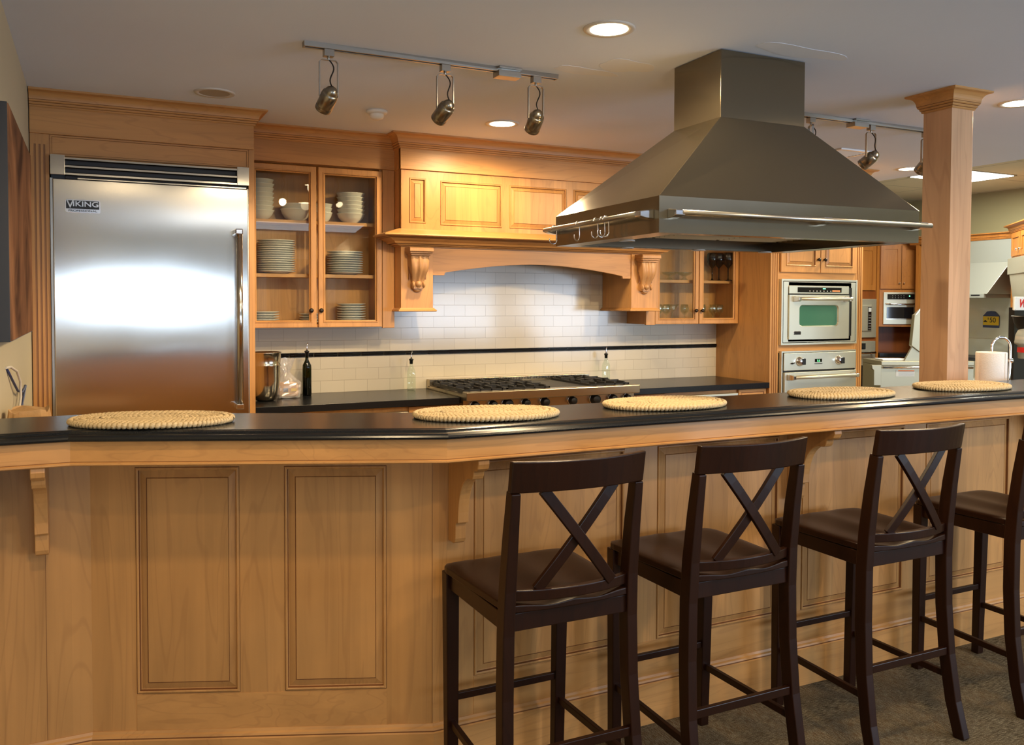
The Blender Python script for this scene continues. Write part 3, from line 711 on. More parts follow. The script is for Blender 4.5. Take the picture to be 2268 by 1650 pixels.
# door with a rounded window
def round_rect(x0, x1, z0, z1, r_, n=5):
    pts = []
    for cx, cz, a0 in ((x1-r_, z1-r_, 0), (x0+r_, z1-r_, 90), (x0+r_, z0+r_, 180), (x1-r_, z0+r_, 270)):
        for i in range(n): a = R(a0+90*i/(n-1)); pts.append((cx+r_*math.cos(a), cz+r_*math.sin(a)))
    return pts
b_ = MB(); outer = round_rect(4.596, 5.196, 1.226, 1.555, .002); inner = round_rect(4.694, 5.088, 1.322, 1.482, .028)
y0 = OY-.014
vs = [(p[0], y0, p[1]) for p in outer]+[(p[0], y0, p[1]) for p in inner]+[(p[0]+(.006 if p[0] < 4.89 else -.006), y0+.012, p[1]+(.006 if p[1] < 1.40 else -.006)) for p in inner]+[(p[0], y0+.013, p[1]) for p in outer]
n = len(outer); fs = [(i, (i+1) % n, n+(i+1) % n, n+i) for i in range(n)]+[(n+i, n+(i+1) % n, 2*n+(i+1) % n, 2*n+i) for i in range(n)]+[(i, (i+1) % n, 3*n+(i+1) % n, 3*n+i) for i in range(n)]
b_.add(vs, fs); sd = b_.build('door', 'steel_oven', so)
b_ = MB(); b_.box(4.69, 5.092, y0+.010, y0+.013, 1.318, 1.486); b_.build('window_glass', 'oven_glass', sd)
oven_handle(sd, 4.65, 5.165, 1.526, y0)
badge(4.640, 4.708, 1.262, 1.288, y0, sd, True)
b_ = MB(); b_.box(4.598, 5.196, OY-.010, OY+.01, 1.565, 1.624); cp = b_.build('control_panel', 'steel_oven', so, bevel=.0015)
b_ = MB(); b_.box(4.678, 5.116, OY-.013, OY-.008, 1.575, 1.612); b_.build('display', 'black_gloss', cp)
b_ = MB(); b_.box(4.925, 4.952, OY-.0142, OY-.012, 1.599, 1.607); b_.build('clock_digits', 'led_green', cp)
b_ = MB(); b_.box(5.02, 5.10, OY-.0142, OY-.012, 1.581, 1.593); b_.build('indicator', 'led_amber', cp)
b_ = MB()
for i in range(7): b_.box(4.79+i*.035, 4.80+i*.035, OY-.0138, OY-.012, 1.582, 1.588)
b_.build('button', 'label_grey', cp)

lo = thing('built_in_oven', 'lower stainless wall oven with two round knobs and a clock between', 'oven', (4.9, 5.0, .42))
b_ = MB(); b_.rings(4.540, 5.290, .43, 1.140, OY, [(0, -.028), (0, 0), (.010, 0), (.012, -.006), (.014, -.006)], False, [0, 0, 1, 1]); b_.box(4.552, 5.278, OY+.006, OY+.4, .44, 1.13, 1)
b_.build('trim_frame', ['steel_oven', 'black'], lo)
b_ = MB(); b_.box(4.556, 5.274, OY-.012, OY+.01, .998, 1.126); cp = b_.build('control_panel', 'steel_oven', lo, bevel=.002)
b_ = MB(); b_.box(4.556, 5.274, OY-.020, OY+.01, .45, .985); ld = b_.build('door', 'steel_oven', lo, bevel=.003)
b_ = MB(); b_.box(4.68, 5.15, OY-.022, OY-.018, .58, .80); b_.build('window_glass', 'black_gloss', ld)
oven_handle(ld, 4.60, 5.235, .950, OY-.020)
q90 = Matrix.Rotation(R(90), 3, 'X')
for kx in (4.704, 5.096):
    b_ = MB(); b_.lathe([(.036, 0), (.036, .006), (.030, .012), (.027, .030), (.022, .034), (0, .034)], (kx, OY-.012, 1.064), 24, 0, q90)
    k_ = b_.build('knob', 'chrome', lo)
    b_ = MB(); b_.box(kx-.006, kx+.026, OY-.050, OY-.044, 1.040, 1.086); b_.build('knob_grip', 'black', k_, bevel=.002)
b_ = MB(); b_.box(4.855, 4.925, OY-.015, OY-.010, 1.055, 1.078); cl = b_.build('clock_display', 'black_gloss', lo)
b_ = MB()
for x in (4.878, 4.894): b_.box(x, x+.003, OY-.0162, OY-.0145, 1.060, 1.073); b_.box(x, x+.008, OY-.0162, OY-.0145, 1.060, 1.0625)
b_.build('clock_digits', 'led_green', cl)
b_ = MB()
for i in range(6): b_.box(4.852+i*.0135, 4.860+i*.0135, OY-.016, OY-.011, 1.040, 1.045)
b_.build('button', 'black', lo)
b_ = MB(); b_.cyl((4.625, OY-.012, 1.050), (4.625, OY-.026, 1.050), .006); b_.cyl((4.625, OY-.024, 1.050), (4.640, OY-.030, 1.056), .004); b_.build('light_switch', 'black', lo)

# ================================================================== BACKSPLASH
bs = thing('tile_backsplash', 'white subway tile wall between the worktop and wall cabinets', 'backsplash', (2.6, 5.47, .914))
b_ = MB(); b_.box(.798, 4.451, 5.464, 5.474, .914, 1.1435); o = b_.build('tile_field', 'subway_tile', bs)
b_ = MB(); b_.box(.798, 4.451, 5.464, 5.474, 1.1705, 1.80); o2 = b_.build('tile_field', 'subway_tile', bs)
for oo, zz in ((o, .914), (o2, 1.1705)):   # put each field's texture origin on its first course
    for v in oo.data.vertices: v.co.z -= (zz-.914)
    oo.location.z = zz-.914
b_ = MB(); x = .80; i = 0
while x < 4.44:
    x1 = min(x+.1485, 4.449)
    b_.box(x, x1, 5.458, 5.474, 1.1445, 1.1695)
    for zc_ in (1.1475, 1.1665): b_.tube([(x, 5.457, zc_), (x1, 5.457, zc_)], .003, 6)
    k = x+.004
    while k < x1-.006: b_.tube([(k, 5.4565, 1.1525), (k+.005, 5.4545, 1.157), (k+.010, 5.4565, 1.1615)], .0032, 5); k += .0085
    x += .153
b_.build('border_tile_strip', 'black_gloss', bs)

# ================================================================== BASE CABINETS + WORKTOP
CY = 4.86
bl = thing('base_cabinet', 'maple base cabinet run left of the cooktop', 'cabinet', (1.4, 5.15, 0))
b_ = MB(); b_.box(.799, 2.005, CY+.045, 5.46, .10, .873); b_.box(.799, 2.005, CY+.10, 5.46, 0, .10); b_.build('carcass', 'maple_v', bl)
def drawer(parent, x0, x1, z0, z1, mat='maple_h'):
    b_ = MB(); b_.rings(x0, x1, z0, z1, CY+.024, [(0, -.020), (0, -.002), (.003, 0), (.020, 0), (.022, -.003), (.026, -.003), (.032, 0)], True, [0, 0, 0, 1, 1, 0]); return b_.build('drawer_front', [mat, 'glaze'], parent)
drawer(bl, .803, 1.062, .70, .868); drawer(bl, 1.796, 2.001, .70, .868)
b_ = MB()
for x in (1.755, 1.768, 1.781): b_.lathe([(0, 0), (.003, 0), (.003, .002), (0, .002)], (x-.03, CY+.024, .80), 8, 0, q90)
b_.box(1.690, 1.794, CY+.025, CY+.045, .11, .868, 1); b_.build('filler_stile', ['glaze', 'maple_v'], bl)
b_ = MB(); b_.box(.803, 1.062, CY+.025, CY+.045, .12, .69); b_.box(1.797, 2.001, CY+.025, CY+.045, .12, .69); b_.build('door', 'maple_v', bl, bevel=.002)
uf = thing('undercounter_drawer', 'stainless undercounter drawer front left of the cooktop', 'drawer', (1.4, 4.88, .12))
b_ = MB(); b_.box(1.075, 1.680, CY+.004, CY+.044, .12, .842); b_.build('front_panel', 'steel_oven', uf, bevel=.002)
b_ = MB(); b_.cyl((1.15, CY-.04, .78), (1.61, CY-.04, .78), .011); b_.cyl((1.18, CY-.04, .78), (1.18, CY+.006, .78), .008); b_.cyl((1.58, CY-.04, .78), (1.58, CY+.006, .78), .008); b_.build('handle', 'chrome', uf)
brr = thing('base_cabinet', 'maple base cabinet run right of the cooktop', 'cabinet', (3.9, 5.15, 0))
b_ = MB(); b_.box(3.245, 4.450, CY+.045, 5.46, .10, .873); b_.box(3.245, 4.450, CY+.10, 5.46, 0, .10); b_.build('carcass', 'maple_v', brr)
drawer(brr, 3.262, 3.545, .70, .868); drawer(brr, 4.190, 4.446, .70, .868)
b_ = MB(); b_.box(3.262, 3.545, CY+.025, CY+.045, .12, .69); b_.box(4.190, 4.446, CY+.025, CY+.045, .12, .69); b_.build('door', 'maple_v', brr, bevel=.002)
uf = thing('undercounter_drawer', 'stainless undercounter drawer front right of the cooktop', 'drawer', (3.86, 4.88, .12))
b_ = MB(); b_.box(3.570, 4.165, CY+.002, CY+.044, .12, .848); b_.build('front_panel', 'steel_oven', uf, bevel=.002)
b_ = MB(); b_.cyl((3.62, CY-.04, .78), (4.11, CY-.04, .78), .011); b_.cyl((3.65, CY-.04, .78), (3.65, CY+.006, .78), .008); b_.cyl((4.08, CY-.04, .78), (4.08, CY+.006, .78), .008); b_.build('handle', 'chrome', uf)
b_ = MB(); b_.box(.799, 2.003, CY-.005, 5.463, .874, .914); tag(b_.build('worktop', 'granite', loc=(1.4, 5.15, .874), bevel=.002), 'black stone worktop left of the cooktop', 'worktop')
b_ = MB(); b_.box(3.250, 4.451, CY-.005, 5.463, .874, .914); tag(b_.build('worktop', 'granite', loc=(3.85, 5.15, .874), bevel=.002), 'black stone worktop right of the cooktop', 'worktop')

# ================================================================== COOKTOP
ck = thing('cooktop', 'wide stainless gas cooktop with black cast iron grates under the mantel hood', 'cooktop', (2.63, 5.1, .70))
X0, X1 = 2.012, 3.244
b_ = MB(); b_.box(X0, X1, CY-.04, 5.455, .70, .925); b_.build('body', 'steel_cook', ck, bevel=.001)
b_ = MB(); b_.box(X0-.004, X1+.004, CY-.105, CY-.035, .898, .953); b_.build('bullnose_rail', 'steel_cook', ck, bevel=.005)
b_ = MB(); b_.prism([(CY-.04, .935), (5.42, .935), (5.42, .925), (CY-.04, .925)], 'x', X0, X0+.016); b_.prism([(CY-.04, .935), (5.42, .935), (5.42, .925), (CY-.04, .925)], 'x', X1-.016, X1); b_.build('side_rim', 'steel_cook', ck)
b_ = MB(); b_.box(X0, X1, 5.40, 5.458, .925, .978); b_.build('backguard', 'steel_cook', ck, bevel=.002)
b_ = MB()
x = X0+.03
while x < X1-.03: b_.box(x, x+.005, 5.398, 5.41, .958, .972); x += .012
b_.build('backguard_slots', 'black', ck)
def grate(x0, x1, y0, y1):
    b_ = MB(); zt = .972; zb = .936
    n = 4
    for s_ in (0, 1):
        for i in range(n):
            x = x0+.02+(x1-x0-.04)*i/(n-1)
    # fingers from front/back towards each burner, frame all round
    for yy in (y0+.006, y1-.006): b_.box(x0, x1, yy-.006, yy+.006, zb+.004, zt-.012)
    for xx in (x0+.006, x1-.006): b_.box(xx-.006, xx+.006, y0, y1, zb+.004, zt-.012)
    ym = (y0+y1)/2; b_.box(x0, x1, ym-.006, ym+.006, zb+.006, zt)
    for yc, hy in (((y0+ym)/2, (ym-y0)/2), ((y1+ym)/2, (y1-ym)/2)):
        xc = (x0+x1)/2
        for dx in (-.11, -.037, .037, .11):
            for s_ in (-1, 1):
                ya_, yb_ = yc+s_*hy, yc+s_*(.030 if abs(dx) < .05 else .055)
                ya_, yb_ = min(ya_, yb_), max(ya_, yb_)
                b_.box(xc+dx-.005, xc+dx+.005, ya_, yb_, zb, zt)
        for s_ in (-1, 1): b_.box(min(xc+s_*.045, x0 if s_ < 0 else x1), max(xc+s_*.045, x0 if s_ < 0 else x1), yc-.005, yc+.005, zb+.006, zt)
    g = b_.build('grate', 'cast_iron', ck, bevel=.001)
    for yc in ((y0+ym)/2, (y1+ym)/2):
        b_ = MB(); b_.lathe([(.055, .926), (.055, .934), (.040, .940), (.040, .950), (.034, .955), (0, .955)], ((x0+x1)/2, yc, 0), 24); b_.build('burner', 'cast_iron', g)
gx = [(2.03, 2.325), (2.330, 2.625), (2.925, 3.225)]
for a, c in gx: grate(a, c, 4.85, 5.385)
b_ = MB(); b_.box(2.632, 2.915, 4.855, 5.385, .928, .948); b_.build('griddle', 'cast_iron', ck, bevel=.004)
for i, (kx, r_) in enumerate(((2.085, .024), (2.205, .024), (2.305, .031), (2.430, .024), (2.565, .026), (2.765, .025), (2.935, .031), (3.070, .025), (3.180, .022))):
    b_ = MB(); yk = CY-.042; b_.lathe([(r_*1.12, 0), (r_*1.12, .004), (r_, .010), (r_*.92, .036), (r_*.7, .040), (0, .040)], (kx, yk, .866-.000), 24, 0, q90)
    k_ = b_.build('knob', 'black', ck); b_ = MB(); b_.lathe([(r_*1.30, -.001), (r_*1.30, .005), (r_*1.12, .007), (r_*1.1, .0)], (kx, yk, .866), 24, 0, q90, cap=False); b_.build('bezel', 'chrome', k_)

# ================================================================== THINGS ON THE WORKTOP
b_ = MB(); pz = .914
prof = [(0, .001), (.052, .001), (.066, .010), (.078, .035), (.088, .07), (.096, .13), (.097, .215), (.099, .22), (.099, .228), (.097, .233), (.100, .298), (.104, .301), (.104, .306), (.098, .306), (.094, .23), (.092, .13), (.083, .06), (.05, .012), (0, .010)]
b_.lathe([(r_*.88, z*.93+pz) for r_, z in prof], (.905, 5.16, 0), 40, cap=False); tag(b_.build('steel_bucket', 'bucket_steel', loc=(.905, 5.16, pz)), 'tall polished steel bucket beside the refrigerator cabinet', 'bucket')
bb = thing('bread_bag', 'crumpled clear plastic bag of bread next to the steel bucket', 'bag', (1.055, 5.27, pz))
b_ = MB(); vs = []; fs = []; nu, nv = 28, 16
for j in range(nv+1):
    t = j/nv; z = pz+.004+.235*t
    wx = (.072 if t < .38 else .072-.048*min(1, (t-.38)/.25) if t < .66 else .024+.035*(t-.66)/.34); wy = wx*.75
    for i in range(nu):
        a = 2*PI*i/nu; ca, sa = math.cos(a), math.sin(a); e = .55 if t < .38 else 1
        rx = math.copysign(abs(ca)**e, ca); ry = math.copysign(abs(sa)**e, sa); k = 1+.10*math.sin(5*a+9*t)*t+random.uniform(-.05, .05)
        vs.append((1.055-.028*max(0, t-.3)+wx*rx*k, 5.27+wy*ry*k, z+random.uniform(-.003, .003)))
for j in range(nv):
    for i in range(nu): fs.append((j*nu+i, j*nu+(i+1) % nu, (j+1)*nu+(i+1) % nu, (j+1)*nu+i))
b_.add(vs, fs, 0, False); b_.build('plastic_wrap', 'cling', bb)
b_ = MB(); b_.box(.995, 1.115, 5.228, 5.312, pz+.006, pz+.095); b_.build('bread_loaf', 'bread', bb, bevel=.018)
b_ = MB(); b_.box(1.020, 1.048, 5.222, 5.2235, pz+.040, pz+.062, 0); b_.box(1.065, 1.098, 5.222, 5.2235, pz+.042, pz+.060, 1); b_.build('bag_label', ['cable_blue', 'tag_yellow'], bb)

def bottle(x, y, label, mat, h, hw, square, liquid=None):
    t = thing('oil_bottle', label, 'bottle', (x, y, pz), 'oil and vinegar bottles on the worktop')
    b_ = MB()
    if square:
        def sq(hw_, z, r_=.35):
            out = []
            for i in range(32):
                a = 2*PI*i/32; ca, sa = math.cos(a), math.sin(a); out.append((x+hw_*math.copysign(abs(ca)**r_, ca), y+hw_*math.copysign(abs(sa)**r_, sa), z))
            return out
        L = [sq(hw*.9, pz), sq(hw, pz+.006), sq(hw, pz+h*.60), sq(hw*.9, pz+h*.68, .6), sq(.013, pz+h*.80, 1), sq(.0115, pz+h*.84, 1), sq(.0115, pz+h*.97, 1), sq(.014, pz+h*.975, 1), sq(.014, pz+h, 1)]
        vs = sum(L, []); fs = [tuple(range(32))]
        for k in range(len(L)-1):
            for i in range(32): fs.append((k*32+i, k*32+(i+1) % 32, (k+1)*32+(i+1) % 32, (k+1)*32+i))
        b_.add(vs, fs, 0, True)
    else:
        b_.lathe([(0, pz), (hw*.9, pz), (hw, pz+.005), (hw, pz+h*.64), (hw*.95, pz+h*.70), (hw*.45, pz+h*.80), (hw*.36, pz+h*.83), (hw*.36, pz+h*.97), (hw*.45, pz+h*.975), (hw*.45, pz+h)], (x, y, 0), 28, cap=False)
    b_.build('bottle_body', mat, t)
    if liquid:
        b_ = MB(); b_.lathe([(0, pz+.004), (hw*.88, pz+.004), (hw*.88, pz+h*liquid), (0, pz+h*liquid)], (x, y, 0), 20); b_.build('oil', 'oil', t)
    b_ = MB(); b_.lathe([(.010, pz+h-.025), (.012, pz+h-.001), (.015, pz+h+.001), (.015, pz+h+.006), (.006, pz+h+.010)], (x, y, 0), 16); sp_ = b_.build('stopper', 'black', t)
    b_ = MB(); b_.tube([(x, y, pz+h+.008), (x, y, pz+h+.022), (x+.001, y, pz+h+.040), (x+.006, y-.002, pz+h+.058)], [.006, .004, .003, .003], 8); b_.build('pour_spout', 'chrome', t)
bottle(1.190, 5.355, 'dark green glass oil bottle with pour spout beside the bread bag', 'bottle_green', .268, .0275, False, .42)
bottle(1.872, 5.365, 'clear square glass oil bottle with spout left of the cooktop', 'bottle_clear', .200, .0245, True)
bottle(3.375, 5.38, 'clear square glass oil bottle with spout right of the cooktop', 'bottle_clear', .200, .0245, True)

# ================================================================== ISLAND HOOD
ih = thing('island_hood', 'large pyramid-shaped stainless steel island range hood hanging from the ceiling', 'range hood', (2.515, 3.02, 1.75))
HM = Matrix.Translation((2.538, 3.028, 0)) @ Matrix.Rotation(R(-3.05), 4, 'Z')
hx, hy = .644, .436; ZB = 1.75
# band top height found from the canopy, chimney 0.445 x 0.322
ZT = 1.885; ZC = 2.245
b_ = MB(HM)
for s0, s1 in (((-1, -1), (1, -1)), ((1, -1), (1, 1)), ((1, 1), (-1, 1)), ((-1, 1), (-1, -1))):
    b_.add([(s0[0]*hx, s0[1]*hy, ZB), (s1[0]*hx, s1[1]*hy, ZB), (s1[0]*hx, s1[1]*hy, ZT), (s0[0]*hx, s0[1]*hy, ZT)], [(0, 1, 2, 3)])
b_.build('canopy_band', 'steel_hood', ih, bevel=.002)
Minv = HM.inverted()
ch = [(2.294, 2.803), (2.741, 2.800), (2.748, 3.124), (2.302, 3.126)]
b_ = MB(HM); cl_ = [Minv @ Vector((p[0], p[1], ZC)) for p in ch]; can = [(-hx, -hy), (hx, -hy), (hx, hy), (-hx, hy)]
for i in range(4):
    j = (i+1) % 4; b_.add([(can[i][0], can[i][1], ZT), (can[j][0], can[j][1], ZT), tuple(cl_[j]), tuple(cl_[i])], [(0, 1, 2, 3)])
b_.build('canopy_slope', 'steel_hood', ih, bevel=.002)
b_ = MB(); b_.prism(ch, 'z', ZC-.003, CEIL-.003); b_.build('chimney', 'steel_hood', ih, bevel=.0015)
# underside: rim, recess, baffle filters, lamps
b_ = MB(HM); b_.box(-hx+.002, hx-.002, -hy+.002, -hy+.06, ZB, ZB+.003); b_.box(-hx+.002, hx-.002, hy-.06, hy-.002, ZB, ZB+.003); b_.box(-hx+.002, -hx+.10, -hy+.06, hy-.06, ZB, ZB+.003); b_.box(hx-.10, hx-.002, -hy+.06, hy-.06, ZB, ZB+.003)
b_.box(-hx+.098, -hx+.10, -hy+.06, hy-.06, ZB, ZB+.06); b_.box(hx-.10, hx-.098, -hy+.06, hy-.06, ZB, ZB+.06); b_.box(-hx+.10, hx-.10, -hy+.058, -hy+.06, ZB, ZB+.06); b_.box(-hx+.10, hx-.10, hy-.06, hy-.058, ZB, ZB+.06)
b_.build('underside_rim', 'steel_hood', ih)
for k in range(3):
    b_ = MB(HM); xa = -hx+.105+k*.362; b_.box(xa, xa+.355, -hy+.065, hy-.065, ZB+.056, ZB+.07, 1)
    y = -hy+.08
    while y < hy-.09: b_.prism([(y, ZB+.056), (y+.016, ZB+.046), (y+.032, ZB+.056)], 'x', xa+.005, xa+.35); y += .040
    b_.build('baffle_filter', ['steel_oven', 'black'], ih)
for lx, ly in ((-.54, -.03), (-.30, .38), (.10, .38), (.5, .38)):
    b_ = MB(HM); b_.lathe([(.030, ZB+.002), (.034, ZB-.003), (.024, ZB-.004), (.022, ZB+.002)], (lx, ly, 0), 20, cap=False); b_.build('lamp_ring', 'trim_ring', ih)
# rails: front rail with three brackets, left rail with two
def bracket(x, y, dx, dy, name='rail_bracket'):
    b_ = MB(HM)
    if dy: pts = [(y, 1.820-.018), (y-.030, 1.820-.016), (y-.058, 1.820-.010), (y-.058, 1.820+.010), (y-.030, 1.820+.014), (y, 1.820+.018)]; b_.prism(pts, 'x', x-.020, x+.020)
    else: pts = [(x, 1.820-.018), (x-.030, 1.820-.016), (x-.058, 1.820-.010), (x-.058, 1.820+.010), (x-.030, 1.820+.014), (x, 1.820+.018)]; b_.prism(pts, 'y', y-.020, y+.020)
    return b_
b_ = MB(HM); b_.cyl((-hx+.065, -hy-.052, 1.822), (hx+.012, -hy-.052, 1.818), .0095, seg=16); fr_ = b_.build('pot_rail', 'satin_nickel', ih)
for x in (-hx+.055, .10, hx-.03): bracket(x, -hy, 0, 1).build('rail_bracket', 'chrome', fr_, bevel=.003)
b_ = MB(HM); b_.cyl((-hx-.052, -hy+.075, 1.822), (-hx-.052, hy+.01, 1.822), .0095, seg=16); lr_ = b_.build('pot_rail', 'satin_nickel', ih)
for y in (-hy+.055, hy-.02): bracket(-hx, y, 1, 0).build('rail_bracket', 'chrome', lr_, bevel=.003)
# S hooks on the left rail
def shook(yl, label, rz=0):
    pts = [(.0125*math.cos(R(195-i*205/12)), 0, .0125*math.sin(R(195-i*205/12))) for i in range(13)]
    pts += [(-.004+.0185*math.cos(R(15-i*215/14)), 0, -.050+.0185*math.sin(R(15-i*215/14))) for i in range(15)]
    b_ = MB(); c0 = HM @ Vector((-hx-.052, yl, 1.822)); ang = R(-3.05+rz); m4 = Matrix.Translation(c0) @ Matrix.Rotation(ang, 4, 'Z')
    b_.tube([m4 @ Vector(p) for p in pts], .0026, 8); o = b_.build('s_hook', 'chrome', loc=tuple(c0)); tag(o, label, 'hook', 'S hooks on the island hood rail')
for yl, l, rz in ((.345, 'steel S hook at the far left end of the hood rail', 0), (.115, 'steel S hook second from the left on the hood rail', 25), (-.045, 'steel S hook in the middle of the hooks on the hood rail', 15), (-.100, 'steel S hook, left one of the close pair on the hood rail', 8), (-.128, 'steel S hook nearest the hood corner, right one of the close pair', -8)):
    shook(yl, l, rz)

# ================================================================== COLUMN
co = thing('square_column', 'square maple column with crown capital standing behind the bar', 'column', (3.79, 2.91, 0))
cx0, cx1, cy0, cy1 = 3.716, 3.868, 2.838, 2.996
b_ = MB(); b_.box(cx0, cx1, cy0, cy1, 0, CEIL-.01); b_.build('shaft', 'column_wood', co, bevel=.0015)
pth = [(cx0, (cy0+cy1)/2), (cx0, cy0), (cx1, cy0), (cx1, cy1), (cx0, cy1), (cx0, (cy0+cy1)/2)]
crown(pth, CEIL, .088, .062, co, mats=('maple_h', 'glaze'), name='capital')

# ================================================================== BAR
BODY = [(-.268, 2.918), (-.0116, 2.918), (.95, 2.52), (4.35, 2.52)]
ba = thing('bar_cabinet', 'long angled maple bar front with raised panels and curved corbels', 'bar', (2, 2.7, 0))
MM = Matrix.Translation((-.0116, 2.918, 0)) @ Matrix.Rotation(math.atan2(2.52-2.918, .95+.0116), 4, 'Z')
LM = 1.0407
b_ = MB(MM); hol = [(.1335, .4475, .282, .985), (.583, .8975, .282, .985)]
face_with_holes(b_, 0, LM, 0, 1.10, 0, hol)
for h in hol: raised_panel(b_, *h, 0)
b_.build('front_panelling', ['maple_b', 'glaze'], ba)
b_ = MB(MM); b_.box(.1335, .8975, -.0015, .01, .165, .279); b_.build('bottom_rail', 'maple_h', ba)
b_ = MB(); hol = [(1.089, 1.660, .292, .985), (1.797, 2.362, .292, .985), (2.480, 3.046, .292, .985), (3.175, 3.722, .292, .985)]
face_with_holes(b_, .95, 4.35, 0, 1.10, 2.52, hol)
for h in hol: raised_panel(b_, *h, 2.52)
b_.build('front_panelling', ['maple_b', 'glaze'], ba)
b_ = MB(); b_.box(1.089, 3.722, 2.5185, 2.53, .165, .289); b_.build('bottom_rail', 'maple_h', ba)
for sx in (1.0385,):
    b_ = MB(MM); b_.box(sx, sx+.001, -.0012, .002, .165, 1.09); b_.build('board_seam', 'glaze', ba)
b_ = MB(); b_.box(-.268, -.0116, 2.918, 2.93, 0, 1.10); b_.build('front_panelling', 'maple_b', ba)
# board seams on the flat stiles
b_ = MB(); b_.box(-.1345, -.1335, 2.9172, 2.919, .16, 1.09); b_.build('board_seam', 'glaze', ba)
b_ = MB(); b_.sweep(BODY, [(-.14, 0), (-.14, 1.10), (-.02, 1.10), (-.02, 0)], True); b_.build('core', 'maple_v', ba)
# base board with stepped top
pr = [(0, .168), (.003, .168), (.006, .160), (.012, .156), (.014, .150), (.014, .146), (.018, .143), (.018, 0), (0, 0)]
b_ = MB(); b_.sweep(BODY, pr, mis=[0, 0, 0, 0, 1, 0, 0, 0]); b_.build('base_board', ['maple_h', 'glaze'], ba)
# apron under the top
pr = [(.218, 1.034), (.242, 1.034), (.247, 1.037), (.247, 1.041), (.242, 1.044), (.240, 1.0455), (.240, 1.1025), (.218, 1.1025)]
b_ = MB(); b_.sweep(BODY, pr, True, mis=[0, 0, 0, 0, 1, 0, 0, 0]); b_.build('apron', ['maple_h', 'glaze'], ba)
b_ = MB(); b_.sweep(BODY, [(-.13, 1.088), (.218, 1.088), (.218, 1.1025), (-.13, 1.1025)], True); b_.build('sub_top', 'maple_h', ba)
def bracket_corbel(x, y):
    pts = [(0, 1.088), (.216, 1.088), (.216, 1.033), (.234, 1.033), (.236, 1.020), (.230, 1.006), (.218, .998), (.204, .997), (.198, .991), (.196, .980), (.190, .970), (.180, .966), (.168, .966)]
    for i in range(11):
        a = i/10; pts.append((.168-.088*math.sin(a*PI/2)**1.0, .966-.142*(1-math.cos(a*PI/2))))
    pts += [(.080, .815), (.078, .812), (.064, .810), (.060, .804), (.060, .790), (.058, .760), (.052, .748), (.040, .742), (0, .742)]
    b_ = MB(); b_.prism([(y-p[0], p[1]) for p in pts], 'x', x-.018, x+.018); b_.build('corbel', 'maple_v', ba, bevel=.0025)
for cxx in (1.020, 2.420, 3.86): bracket_corbel(cxx, 2.52)
bracket_corbel(-.140, 2.918)
# counter top
pr = [(-.145, 1.103), (-.145, 1.130), (.205, 1.130), (.212, 1.1295), (.216, 1.1268), (.219, 1.1265), (.223, 1.1285), (.229, 1.1275), (.234, 1.1225), (.240, 1.1215), (.252, 1.1205), (.261, 1.116), (.264, 1.111), (.262, 1.106), (.257, 1.1035)]
b_ = MB(); b_.sweep([(-.268, 2.918), (-.0116, 2.918), (.95, 2.52), (2.63, 2.52), (4.40, 2.52)], pr, True)
tag(b_.build('bar_countertop', 'granite', loc=(2, 2.6, 1.103)), 'long angled black stone bar top with moulded edge', 'countertop')

# island worktop behind the bar (kitchen side, lower level)
iw = thing('island_cabinet', 'lower island cabinet with black worktop on the kitchen side of the bar', 'cabinet', (2.4, 3.1, 0))
b_ = MB(); b_.box(1.30, 3.60, 2.70, 3.38, .08, .873); b_.build('carcass', 'maple_v', iw)
b_ = MB(); b_.box(1.28, 3.62, 2.672, 3.42, .874, .914); b_.build('worktop', 'granite', iw, bevel=.003)
# paper bag and its shelf at the left wall
b_ = MB(); b_.box(-.268, .20, 3.10, 3.75, .60, .85); tag(b_.build('side_cupboard', 'maple_v', loc=(-.03, 3.4, .60)), 'low maple cupboard between the bar and the left wall', 'cabinet')
for p in [o for o in bpy.data.objects if o.name == 'side_cupboard']:
    for v in p.data.vertices:
        if v.co.z < .1: v.co.z = -.60
b_ = MB(); vs = []; fs = []; nu, nv = 26, 10
for j in range(nv+1):
    t = j/nv; z = .852+(1.128-.852)*t
    for i in range(nu):
        a = 2*PI*i/nu; e = .45; ca, sa = math.cos(a), math.sin(a); k = (1-.28*max(0, t-.75)*4*.5)*(1+random.uniform(-.03, .03))
        vs.append((-.195+.068*math.copysign(abs(ca)**e, ca)*k, 3.32+.09*math.copysign(abs(sa)**e, sa)*k, z+.006*math.sin(4*a)*t+random.uniform(-.003, .003)*t))
for j in range(nv):
    for i in range(nu): fs.append((j*nu+i, j*nu+(i+1) % nu, (j+1)*nu+(i+1) % nu, (j+1)*nu+i))
fs.append(tuple(range(nv*nu, nv*nu+nu))); fs.append(tuple(range(nu))); b_.add(vs, fs, 0, False)
tag(b_.build('paper_bag', 'paper_brown', loc=(-.195, 3.32, .852)), 'crumpled brown paper bag behind the left end of the bar', 'bag')
# cables out of the left wall
b_ = MB(); b_.tube([(-.268, 3.41, 1.262), (-.258, 3.46, 1.262), (-.250, 3.62, 1.235), (-.246, 3.72, 1.19), (-.246, 3.74, 1.13), (-.248, 3.66, 1.08), (-.250, 3.60, 1.05)], .0045, 8)
tag(b_.build('wall_cable', 'cable_white', loc=(-.26, 3.5, 1.05)), 'loose white cable hanging out of the left wall', 'cable')
b_ = MB(); b_.tube([(-.268, 3.44, 1.258), (-.262, 3.55, 1.215), (-.255, 3.72, 1.155), (-.250, 3.86, 1.135), (-.246, 3.98, 1.150)], .0045, 8)
b_.tube([(-.246, 3.98, 1.150), (-.248, 3.80, 1.09), (-.252, 3.62, 1.03)], .0055, 8)
tag(b_.build('wall_cable', 'cable_blue', loc=(-.26, 3.7, 1.03)), 'dark blue cable crossing the white one beside the left wall', 'cable')
